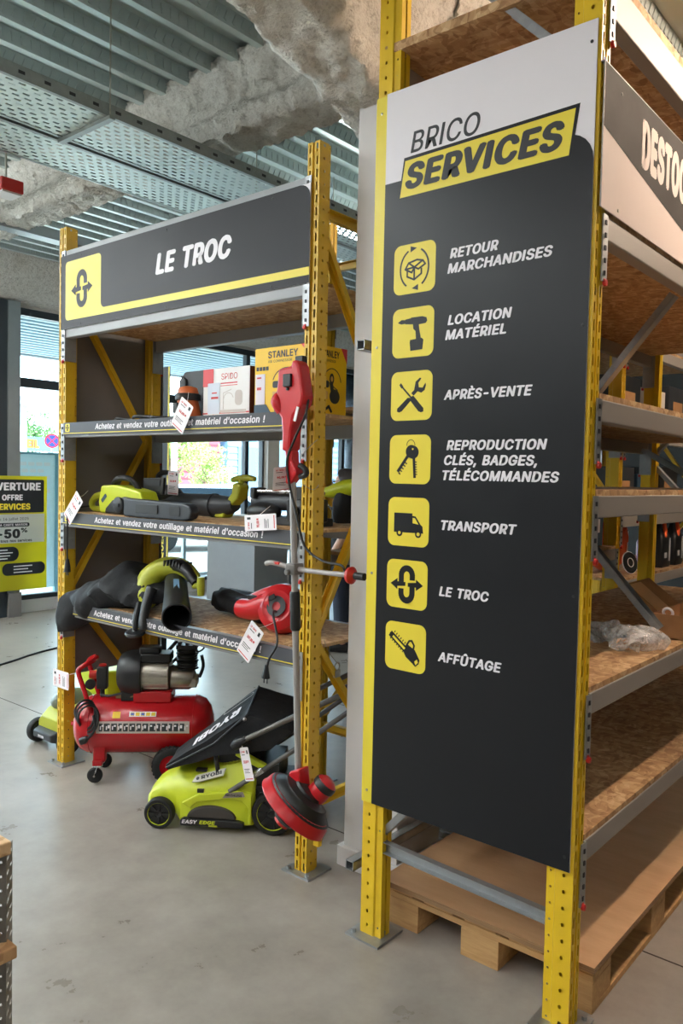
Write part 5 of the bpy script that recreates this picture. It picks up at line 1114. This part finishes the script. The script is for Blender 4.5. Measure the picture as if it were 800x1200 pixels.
def open_carton():
    t = thing('cardboard_box', 'open brown cardboard box with raised flaps on the shelf at the right edge', 'box', (-.980, 3.375, 1.0245), 0)
    x, y, h, k = .075, .175, .095, .004
    for a, b in (((-x, -y, 0), (x, -y+k, h)), ((-x, y-k, 0), (x, y, h)), ((-x, -y, 0), (-x+k, y, h)), ((x-k, -y, 0), (x, y, h)), ((-x, -y, 0), (x, y, k))):
        m = MB(); m.box2(a, b); obj('panel' if b[2] > k else 'bottom', m, 'card', t, smooth=0)
    for p, u, v in (((-x, -y, h), (0, 1, 0), (-.80, 0, .62)), ((x, -y, h), (0, 1, 0), (.75, 0, -.25)), ((-x, y, h), (1, 0, 0), (0, .5, .85))):
        u = Vector(u); v = Vector(v).normalized(); L = 2*x if u.x else 2*y; m = MB().frame(p, u, v); m.prism([(.01, 0), (L-.01, 0), (L-.02, .16), (.02, .16)], -.002, .002); f = obj('flap', m, 'card', t, smooth=0)
        m = MB().frame(p, u, v); m.prism([(.06, .0), (.20, .0), (.20, .15), (.06, .15)], -.0032, .0032)
        if v.x < -.3: obj('tape', m, M('tape_tan', (214, 168, 116), .35), f, smooth=0)
    m = MB(); m.torus((-.02, -.15, h+.004), (0, 1, .3), .018, .006, 14, 6); obj('white_loop', m, 'paper', t)
open_carton()
def film_heap(name, c, r, seed, label, bits):
    t = thing(name, label, 'plastic bag', c)
    m = MB(); m.ell((0, 0, r[2]*.9), r, 40, 24); wob(m, .05, 9, seed); wob(m, .025, 22, seed+3); m.v = [Vector((v.x, v.y, max(.002, v.z))) for v in m.v]; obj('film', m, 'film', t, smooth=20)
    for k, (nm, mt, p, d, a) in enumerate(bits):
        m = MB(); m.box(p, d, Matrix.Rotation(a, 3, 'Z')); obj(nm, m, mt, t, bevel=.003)
film_heap('plastic_bag', (-1.03, 2.93, 1.0245), (.10, .16, .045), 2, 'crumpled clear plastic bag with small parts in front of the open cardboard box', [('paper_pack', 'card', (-.02, -.06, .02), (.05, .06, .03), .5), ('small_part', 'navy', (-.04, -.01, .045), (.03, .05, .02), .2), ('small_part', 'paper', (.02, .06, .03), (.05, .07, .03), -.4)])
film_heap('plastic_bag', (-1.20, 2.98, 1.0245), (.09, .10, .035), 8, 'dark crumpled plastic bag behind the one with small parts', [('small_part', 'black', (.0, 0, .015), (.10, .07, .02), .8)])

# goods on the dark row behind
def bottle_pack(x, y, z, label):
    t = thing('bottle_bag', label, 'bag', (x, y, z), 0, 'black bottle bags on the dark rear rack')
    m = MB(); m.rings([[Vector((px, py, zz)) for px, py in rrect(-a, -b, a, b, min(a, b)*.4, 4)] for zz, a, b in ((0, .05, .09), (.02, .055, .10), (.19, .055, .10), (.23, .045, .085), (.30, .02, .05), (.34, .012, .03))]); obj('pouch', m, 'black', t)
    m = MB(); m.box((.0562, .055, .13), (.002, .028, .17)); m.box((.0562, -.03, .09), (.002, .05, .04)); obj('label', m, M('label_grey', (176, 178, 184), .5), t)
    m = MB(); m.tube([(.02, .02, .33), (.03, .0, .27), (.045, -.02, .22)], [.015, .022, .012], 10, 3); obj('orange_trim', m, 'hiorange', t)
bottle_pack(-1.95, 6.03, 1.0185, 'black bottle bag with grey print on the dark rear rack, left of its twin'); bottle_pack(-1.95, 6.33, 1.0185, 'black bottle bag with grey print on the dark rear rack, right one of two')
def box_(name, label, cat, a, b, mat, lid=None, rz=0):
    t = thing(name, label, cat, ((a[0]+b[0])/2, (a[1]+b[1])/2, a[2]))
    m = MB(); m.box2(a, b); obj('body', m, mat, t, world=True, bevel=.004, smooth=0)
    m = MB(); z0, z1 = a[2], b[2]; m.box2((b[0]-.001, a[1]+.25*(b[1]-a[1]), z0+.35*(z1-z0)), (b[0]+.0015, b[1]-.25*(b[1]-a[1]), z0+.7*(z1-z0))); obj('label', m, lid or 'paper', t, world=True, smooth=0); return t
random.seed(11)
for y, w, h, mt, l, lb in ((3.24, .30, .16, 'black2', 'navy', 'low dark case nearest the tall sign on the second rear shelf'), (3.62, .26, .20, 'navy', 'black', 'dark blue case second along the second rear shelf'), (3.95, .32, .22, 'black', 'navy', 'black case third along the second rear shelf'), (4.36, .24, .18, 'black2', 'boxred', 'dark case with red label fourth along the second rear shelf'), (4.64, .22, .24, 'navy', 'paper', 'blue case with white label at the far end of the second rear shelf')):
    box_('tool_case', lb, 'case', (-2.35, y, 1.2385), (-1.92, y+w, 1.2385+h), mt, l)
for y, w, h, mt, lb in ((3.25, .45, .34, 'black2', 'black crate nearest the tall sign on the third rear shelf'), (3.80, .40, .30, 'black', 'low black crate in the middle of the third rear shelf'), (4.32, .45, .36, 'offwhite', 'cream carton at the far end of the third rear shelf')):
    box_('storage_crate', lb, 'crate', (-2.5, y, 1.9985), (-1.95, y+w, 1.9985+h), mt, 'card')
for y, z, w, h, mt, lb in ((5.06, 1.4385, .34, .30, 'black2', 'dark crate nearest on the second shelf of the far rear bay'), (5.46, 1.4385, .38, .26, 'navy', 'dark blue crate in the middle of the second shelf of the far rear bay'), (5.92, 1.4385, .40, .32, 'black', 'black crate at the far end of the second shelf of the far rear bay'),
                           (5.06, 1.9985, .40, .34, 'black', 'black crate nearest on the third shelf of the far rear bay'), (5.55, 1.9985, .42, .30, 'offwhite', 'cream carton on the third shelf of the far rear bay'), (6.05, 1.9985, .42, .36, 'black2', 'dark crate at the far end of the third shelf of the far rear bay')):
    box_('storage_crate', lb, 'crate', (-2.55, y, z), (-1.93, y+w, z+h), mt, 'card')
for y, w, h, mt, lb in ((3.3, .5, .3, 'offwhite', 'cream carton nearest on the topmost rear shelf'), (3.95, .6, .28, 'panelback', 'grey carton on the topmost rear shelf'), (5.1, .7, .3, 'offwhite', 'cream carton in the far bay of the topmost rear shelf'), (6.0, .6, .26, 'panelback', 'grey carton in the far bay of the topmost rear shelf')):
    box_('carton', lb, 'box', (-2.5, y, 2.5685), (-1.95, y+w, 2.5685+h), mt, 'card')
box_('storage_crate', 'pale grey carton low on the rear rack beside the yellow tall upright', 'crate', (-2.3, 3.85, .8185), (-1.93, 4.35, 1.02), 'offwhite', 'white')
t = thing('work_jacket', 'bright orange jacket folded up in the dark rear rack, left of the red canister', 'jacket', (-2.08, 5.45, 1.0185))
m = MB(); m.rings(hull_sections([(-2.22, 5.46, 1.19, .09, .14), (-2.16, 5.46, 1.19, .15, .17), (-2.08, 5.46, 1.19, .15, .165), (-2.01, 5.46, 1.19, .09, .13)])); wob(m, .03, 10, 1); obj('jacket', m, 'hiorange', t, world=True, smooth=60)
m = MB(); m.box2((-2.02, 5.53, 1.06), (-2.008, 5.55, 1.30)); obj('stripe', m, 'paper', t, world=True)
t = thing('grinding_disc', 'black disc with a white rim leaning below the orange jacket', 'disc', (-1.95, 5.42, 1.0185))
m = MB(); m.lathe([(0, -.006), (.072, -.006), (.075, 0), (.072, .006), (0, .006)], (-1.94, 5.40, 1.092), (1, -.3, .25), 32); obj('disc', m, 'black', t, world=True)
m = MB(); m.torus((-1.94, 5.40, 1.092), (1, -.3, .25), .074, .004, 32, 6); m.torus((-1.933, 5.398, 1.094), (1, -.3, .25), .03, .003, 24, 6); obj('rim', m, 'paper', t, world=True)
t = thing('red_canister', 'dark red canister standing left of the black bottle bags', 'canister', (-1.96, 5.76, 1.0185))
m = MB(); m.lathe([(0, 0), (.06, 0), (.065, .02), (.065, .19), (.045, .23), (.02, .25), (.02, .28), (0, .28)], (-1.96, 5.76, 1.0185), (0, 0, 1), 20); obj('body', m, M('canister_red', (122, 26, 40), .4), t, world=True)
m = MB(); m.cyl((-1.96, 5.76, 1.29), (-1.96, 5.76, 1.315), .022); obj('cap', m, 'black', t, world=True)
# front post of a display at the left edge
t = thing('display_stand', 'perforated grey display post with a wooden top at the lower left corner', 'display stand', (-1.36, .64, 0))
m = MB()
for o, u in (((-1.28, .66, 0), (-.6, -.8, 0)), ((-1.28, .66, 0), (-.8, .6, 0))):
    u = Vector(u).normalized(); holes(m, o, u, (0, 0, 1), .03, .975, .025, .008, .0022, False); holes(m, Vector(o)+u*.03, u, (0, 0, 1), .03, .975, .025, .008, .0022, False, .0 if False else .5)
obj('perforated_post', m, M('stand_grey', (110, 106, 98), .5), t, world=True, smooth=0)
m = MB(); m.box2((-1.42, .56, 0), (-1.29, .65, .97)); obj('core', m, M('stand_core', (64, 62, 58), .6), t, world=True)
m = MB(); m.box2((-1.55, .42, .976), (-1.272, .665, 1.0)); obj('wooden_top', m, 'osb', t, world=True, smooth=0, bevel=.003)
m = MB(); m.box2((-1.37, .60, .80), (-1.256, .668, .822)); obj('wooden_peg', m, 'osb', t, world=True, smooth=0, bevel=.003)
# ------------------------------------------------------------------ deeper in the shop
t = thing('counter_cabinet', 'plain pale grey cabinet before the windows, seen between the lower shelves', 'cabinet', (-6.2, 6.05, 0))
m = MB(); m.box2((-6.75, 5.78, .06), (-6.0, 6.28, 1.16)); obj('body', m, M('cabinet_grey', (150, 152, 156), .5), t, world=True, bevel=.004)
m = MB(); m.box2((-6.73, 5.80, 0), (-6.03, 6.26, .06)); obj('plinth', m, 'frame', t, world=True)
m = MB(); m.box2((-6.77, 5.76, 1.16), (-5.98, 6.30, 1.185)); obj('top', m, 'offwhite', t, world=True, bevel=.003)
m = MB(); m.box2((-6.0, 6.31, 0), (-5.94, 6.37, 1.3)); tag(obj('dark_post', m, 'frame', bevel=.004), 'thin dark post standing just right of the pale grey cabinet', 'post')

def person():
    t = thing('person', 'person with dark tied hair and glasses, in black, standing far behind the left rack', 'person', (-4.74, 5.73, 0), R(212))
    # local +x is the way the person faces
    J = dict(pel=(0, 0, .93), sp=(.01, 0, 1.08), ch=(.0, 0, 1.27), nk=(-.01, 0, 1.43), n2=(.01, 0, 1.50), hd=(.03, 0, 1.58), ht=(.02, 0, 1.665),
             ls=(0, .17, 1.38), le=(-.03, .22, 1.11), lw=(.10, .20, .90), lh=(.14, .195, .86), rs=(0, -.17, 1.38), re=(-.03, -.22, 1.11), rw=(.10, -.20, .90), rh=(.14, -.195, .86),
             lt=(0, .09, .88), lk=(.01, .10, .48), la=(-.02, .10, .08), lf=(.13, .11, .035), rt=(0, -.09, .88), rk=(.03, -.10, .48), ra=(.0, -.10, .08), rf=(.15, -.11, .035))
    Rd = dict(pel=.135, sp=.125, ch=.14, nk=.06, n2=.055, hd=.092, ht=.07, ls=.065, le=.045, lw=.03, lh=.035, rs=.065, re=.045, rw=.03, rh=.035, lt=.095, lk=.06, la=.045, lf=.035, rt=.095, rk=.06, ra=.045, rf=.035)
    E = 'pel sp|sp ch|ch nk|nk n2|n2 hd|hd ht|ch ls|ls le|le lw|lw lh|ch rs|rs re|re rw|rw rh|pel lt|lt lk|lk la|la lf|pel rt|rt rk|rk ra|ra rf'.split('|')
    ks = list(J); vs = [J[k] for k in ks]; es = [tuple(ks.index(q) for q in e.split()) for e in E]; rad = [Rd[k] for k in ks]
    for s, h in ((1, 'lh'), (-1, 'rh')):
        b = Vector(J[h])
        for k, (dx, dz, L) in enumerate(((.03, -.03, .055), (.015, -.045, .075), (0, -.05, .08), (-.015, -.045, .07))):
            i = len(vs); vs += [tuple(b+Vector((dx*.8, 0, dz*.6))), tuple(b+Vector((dx*1.1+.01, -s*.012, dz-L*.55)))]; rad += [.011, .009]; es += [(ks.index(h), i), (i, i+1)]
        i = len(vs); vs.append(tuple(b+Vector((.045, -s*.02, -.015)))); rad.append(.011); es.append((ks.index(h), i))
    me = bpy.data.meshes.new('body'); me.from_pydata(vs, es, []); o = bpy.data.objects.new('body', me); link(o, t); me.materials.append(M('skin', (214, 166, 140), .5))
    sk = o.modifiers.new('skin', 'SKIN'); sk.use_smooth_shade = True; ly = me.skin_vertices[0] if me.skin_vertices else None
    if ly is None:
        bpy.context.view_layer.update()
        ly = me.skin_vertices[0] if me.skin_vertices else None
    if ly:
        for d_, r in zip(ly.data, rad): d_.radius = (r, r)
        ly.data[0].use_root = True
    sb = o.modifiers.new('smooth', 'SUBSURF'); sb.levels = sb.render_levels = 2
    m = MB(); m.ell((.0, 0, 1.615), (.115, .098, .105), 18, 12); m.v = [v+Vector((-.02, 0, 0)) if v.z < 1.62 else v for v in m.v]; m.v = [Vector((min(v.x, .055+.5*max(0, v.z-1.63)), v.y, v.z)) for v in m.v]; m.tube([(-.10, 0, 1.62), (-.15, 0, 1.60), (-.165, 0, 1.52), (-.15, 0, 1.42)], [.03, .035, .03, .008], 12, 4); obj('hair', m, M('hair_dark', (44, 32, 28), .6), t)
    m = MB()
    for s in (-1, 1): m.torus((.118, s*.034, 1.592), (1, s*.15, 0), .024, .0025, 16, 6); m.tube([(.115, s*.058, 1.595), (.02, s*.096, 1.60)], .002, 6)
    m.tube([(.122, -.012, 1.594), (.122, .012, 1.594)], .002, 6); obj('glasses', m, 'black', t)
    m = MB(); m.ell((.128, 0, 1.565), (.016, .012, .022), 10, 8); m.ell((.10, .098, 1.575), (.0, .0, .0), 4, 3) if False else None; obj('nose', m, M('skin_nose', (208, 156, 130), .5), t)
    for s in (-1, 1):
        m = MB(); m.ell((.0, s*.096, 1.575), (.016, .010, .03), 10, 8); obj('ear', m, MAT['paper'] if False else bpy.data.materials['skin'], t)
        m = MB(); m.ell((.108, s*.034, 1.592), (.010, .012, .008), 10, 8); obj('eye', m, 'black2', t)
    m = MB(); m.ell((.112, 0, 1.53), (.010, .024, .007), 10, 8); obj('mouth', m, M('lips', (176, 96, 88), .5), t)
    m = MB(); m.rings([[Vector((c+a*math.cos(2*PI*i/24), b*math.sin(2*PI*i/24), z)) for i in range(24)] for z, a, b, c in ((.84, .145, .19, 0), (.95, .15, .19, 0), (1.08, .14, .17, .01), (1.25, .155, .19, 0), (1.37, .125, .19, 0), (1.43, .075, .10, -.01), (1.45, .065, .07, -.005))])
    for s in (-1, 1): m.tube([(0, s*.16, 1.385), (-.02, s*.20, 1.25), (-.03, s*.225, 1.12)], [.082, .070, .060], 16, 4); m.ell((0, s*.168, 1.385), (.088, .088, .078))
    obj('black_top', m, M('top_black', (26, 26, 30), .8), t)
    m = MB()
    for s in (-1, 1): m.tube([(0, s*.085, .93), (.01, s*.095, .70), (.02 if s < 0 else .005, s*.10, .48), (-.005, s*.10, .10)], [.12, .105, .078, .065], 18, 4)
    obj('trousers', m, M('trousers_navy', (40, 46, 62), .8), t)
    for s, x in ((1, -.02), (-1, 0)): m = MB(); m.tube([(x-.05, s*.10, .045), (x+.03, s*.103, .055), (x+.12, s*.108, .045), (x+.17, s*.11, .03)], [.04, .05, .042, .025], 14, 3, flat=1.0); m.v = [Vector((v.x, v.y, max(v.z, .001))) for v in m.v]; obj('shoe', m, 'black', t)
person()

# ------------------------------------------------------------------ outside the windows
m = MB(); m.box2((-60, -40, -.16), (-8.72, 70, -.02)); struct('ground', m, M('pale_asphalt', (176, 172, 164), .9), smooth=0)
m = MB()
m.box2((-11.6, -2, 3.44), (-8.75, 16, 3.62))
for k in range(14): m.box2((-11.5+k*.2, -2, 3.415), (-11.42+k*.2, 16, 3.44))
m.cur = 1; m.box2((-11.7, -2, 3.40), (-11.6, 16, 3.70)); struct('trim_7', m, [M('soffit_blue_grey', (176, 196, 206), .6), M('fascia_grey', (150, 156, 160), .5)], smooth=0)
def canopy():
    t = thing('canopy', 'flat pale canopy on thin posts outside the left window', 'canopy', (-16, 10, -.02))
    m = MB(); m.box2((-17.5, 8.45, 3.02), (-14.8, 12.0, 3.2)); obj('roof', m, M('canopy_pale', (176, 190, 196), .5), t, world=True, bevel=.01)
    for x, y in ((-16, 8.6), (-15, 9.1), (-17.3, 11.8), (-15, 11.8)):
        m = MB(); m.box2((x-.05, y-.05, -.02), (x+.05, y+.05, 3.02)); obj('post', m, M('post_pale', (186, 198, 204), .5), t, world=True)
canopy()
def tree(name, label, c, h, r, seed, col, group='trees outside the windows'):
    t = thing(name, label, 'tree', (c[0], c[1], -.02), 0, group); rnd = random.Random(seed)
    m = MB(); m.tube([(0, 0, 0), (.03, .02, h*.4), (-.02, .04, h*.75), (0, 0, h)], [r*.09, r*.07, r*.05, r*.02], 10, 3)
    for k in range(6): a = k*1.05; z = h*(.55+.06*k); m.tube([(0, 0, z), (r*.4*math.cos(a), r*.4*math.sin(a), z+r*.3), (r*.7*math.cos(a), r*.7*math.sin(a), z+r*.5)], [r*.03, r*.02, r*.008], 6)
    obj('trunk', m, M('bark', (96, 80, 64), .9), t)
    m = MB(); cl = [(rnd.gauss(0, r*.42), rnd.gauss(0, r*.42), h+rnd.gauss(0, r*.40)) for k in range(22)]
    for k in range(2600):
        b = Vector(rnd.choice(cl)); d = Vector((rnd.gauss(0, 1), rnd.gauss(0, 1), rnd.gauss(0, 1))).normalized()*r*.34*rnd.random()**.4; p = b+d
        u = Vector((rnd.gauss(0, 1), rnd.gauss(0, 1), rnd.gauss(0, 1))).normalized(); v = u.orthogonal().normalized(); s = r*.055
        m.add([p-u*s, p+v*s*.5, p+u*s, p-v*s*.5], [(0, 1, 2, 3)])
    obj('foliage', m, col, t, smooth=0)
G1, G2, G3 = M('leaf_fresh', (110, 140, 62), .6, var=.2, scale=2), M('leaf_pale', (150, 172, 96), .6, var=.2, scale=2), M('leaf_deep', (74, 112, 58), .6, var=.2, scale=2)
tree('leafy_tree', 'taller fresh green tree outside, at the left of the red building', (-18, 14.0), 2.55, 1.05, 3, G1)
tree('leafy_tree', 'small pale green tree outside, before the red building', (-15.6, 13.35), 1.75, .75, 5, G2)
tree('leafy_tree', 'round deep green tree outside beyond the pale canopy', (-23, 12.35), 2.75, 1.0, 9, G3)
def building(name, label, a, b, mat, slats, win):
    t = thing(name, label, 'building', ((a[0]+b[0])/2, (a[1]+b[1])/2, a[2]))
    m = MB(); m.box2(a, b)
    obj('wall', m, mat, t, world=True, smooth=0)
    if slats:
        m = MB(); z = a[2]+.2
        while z < b[2]: m.box2((b[0], a[1], z), (b[0]+.03, b[1], z+.05)); z += .22
        obj('cladding_joints', m, M(name+'_joint', slats, .7), t, world=True, smooth=0)
    m = MB(); m.box2((a[0]-.1, a[1]-.1, b[2]), (b[0]+.1, b[1]+.1, b[2]+.2)); obj('roof_edge', m, 'fascia' if False else 'alu', t, world=True)
    for y0, y1, z0, z1 in win: m = MB(); m.box2((b[0]-.02, y0, z0), (b[0]+.04, y1, z1)); obj('window', m, M(name+'_pane', (70, 92, 120), .2), t, world=True)
building('red_building', 'dark red clad building outside behind the small tree', (-23, 15.3, -.02), (-20, 17.6, 2.85), M('cladding_red', (132, 62, 74), .7), (96, 40, 52), ())
building('blue_building', 'blue grey building outside to the right of the red one', (-24, 17.95, -.02), (-20, 24, 3.0), M('cladding_blue', (104, 136, 168), .6), (84, 112, 144), ((18.4, 19.4, .4, 2.6), (20.2, 21.6, .4, 2.6)))
def car(name, label, c, rz, mat):
    t = thing(name, label, 'car', (*c, -.02), rz, 'cars outside the windows')
    m = MB(); m.rings([[Vector((x, y, z)) for y, z in ((-w, .25), (w, .25), (w, h*.85), (w*.9, h), (-w*.9, h), (-w, h*.85))] for x, w, h in ((-2.1, .7, .6), (-2.0, .82, .82), (-1.2, .86, .92), (1.0, .86, .90), (1.95, .80, .74), (2.1, .7, .5))]); obj('body', m, mat, t, bevel=.03)
    m = MB(); m.rings([[Vector((x, y, z)) for y, z in ((-.78, .86), (.78, .86), (w, h), (-w, h))] for x, w, h in ((-1.75, .7, .95), (-1.1, .60, 1.42), (.2, .60, 1.44), (1.0, .7, .93))]); obj('cabin', m, mat, t, bevel=.03)
    m = MB()
    for s in (-1, 1): m.add([(-1.35, s*.765, .95), (.75, s*.765, .95), (.2, s*.635, 1.36), (-1.05, s*.635, 1.36)], [(0, 1, 2, 3)])
    m.v = [v*1.0 for v in m.v]; wn = obj('windows', m, M('car_glass', (40, 52, 62), .1), t, smooth=0); sdf = wn.modifiers.new('thickness', 'SOLIDIFY'); sdf.thickness = .03; sdf.offset = 0
    for x in (-1.3, 1.3):
        for y in (-.8, .8): m = MB(); m.lathe([(0, -.1), (.2, -.1), (.3, -.09), (.32, -.05), (.32, .05), (.3, .09), (.2, .1), (0, .1)], (x, y, .32), (0, 1, 0), 24); obj('wheel', m, 'rubber', t)
WC = M('car_white', (236, 240, 244), .15)
car('car', 'white parked car outside, left one of the two', (-13.6, 11.9), R(60), WC)
car('car', 'silver parked car outside, right one of the two', (-11.6, 16.4), R(75), M('car_silver', (176, 184, 192), .15, .6))
def park_sign():
    t = thing('road_sign', 'round blue no stopping sign with a red rim and cross, outside the left window', 'road sign', (-16, 9.25, -.02))
    n = Vector((.9, -.43, 0)).normalized(); c = Vector((-16.0, 9.26, 2.30)); r = .155
    m = MB(); m.lathe([(0, -.004), (r, -.004), (r, .004), (0, .004)], c, n, 36); obj('disc', m, M('road_sign_red', (206, 44, 66), .4), t, world=True)
    m = MB(); m.lathe([(0, .0045), (r*.78, .0045), (r*.78, .0055), (0, .0055)], c, n, 36); obj('blue_field', m, M('road_sign_blue', (48, 72, 170), .4), t, world=True)
    u = Vector((0, 0, 1)).cross(n); m = MB().frame(c+n*.006, u, (0, 0, 1)); a = r*.55; flat(m, stroke([(-a, -a), (a, a)], r*.18)+stroke([(-a, a), (a, -a)], r*.18)); obj('cross', m, bpy.data.materials['road_sign_red'], t, world=True, smooth=0)
    m = MB(); m.cyl(c-n*.03-Vector((0, 0, 2.32)), c-n*.03+Vector((0, 0, .16)), .03, n=12); obj('post', m, 'alu', t, world=True)
park_sign()
def conseil():
    t = thing('shop_sign', 'teal sign band with yellow and red CONSEIL letters, far outside the left window', 'sign', (-18, 9.6, -.02))
    m = MB(); m.box2((-18.1, 8.3, 2.12), (-18.0, 10.6, 2.46)); obj('board', m, M('board_teal', (122, 176, 176), .5), t, world=True)
    m = Fm((-17.995, 0, 0), (0, 1, 0), (0, 0, 1)); text(m, 'CONSEIL', 9.12, 2.19, .96, .21, .09, 0, .004); l = obj('lettering', m, M('letter_red', (214, 84, 40), .5), t, world=True, smooth=0)
    m = Fm((-17.990, 0, 0), (0, 1, 0), (0, 0, 1)); text(m, 'CONSEIL', 9.135, 2.195, .94, .20, .03, 0, .004); obj('lettering', m, M('letter_yellow', (240, 206, 70), .5), t, world=True, smooth=0, label='yellow face of the letters')
    for y in (8.5, 10.4): m = MB(); m.box2((-18.1, y-.05, -.02), (-18.02, y+.05, 2.15)); obj('post', m, 'alu', t, world=True)
conseil()
def banner_out():
    t = thing('window_banner', 'pale blue banner with lines of white text, just outside the left window', 'banner', (-9.3, 5.1, 0))
    m = MB(); m.box2((-9.32, 4.60, .16), (-9.30, 5.42, 1.84)); obj('sheet', m, M('banner_pale_blue', (206, 228, 234), .6), t, world=True)
    m = MB(); m.box2((-9.335, 4.6, 1.84), (-9.285, 5.46, 1.87)); m.box2((-9.335, 5.42, -.02), (-9.285, 5.46, 1.84)); m.box2((-9.5, 5.38, -.02), (-9.1, 5.50, .01)); obj('stand', m, M('stand_teal', (110, 150, 160), .5), t, world=True)
    m = Fm((-9.299, 0, 0), (0, 1, 0), (0, 0, 1)); P = []
    for k in range(6): P += [rrect(4.85+.02*(k % 2)+i*.105, 1.70-k*.085, 4.85+.02*(k % 2)+i*.105+.085, 1.745-k*.085, .01) for i in range(5-(k % 2))]
    flat(m, P, .002); obj('text_lines', m, 'white', t, world=True, smooth=0)
banner_out()
t = thing('guard_rail', 'pale metal guard rail with thin posts outside the far window', 'railing', (-9.0, 7.7, -.02))
for y in (7.22, 7.83, 8.14, 6.6): m = MB(); m.box2((-8.97, y-.025, -.02), (-8.92, y+.025, 1.25)); obj('post', m, 'alu', t, world=True)
for z in (.16, 1.22): m = MB(); m.box2((-8.965, 6.5, z), (-8.925, 8.3, z+.05)); obj('rail', m, 'alu', t, world=True)
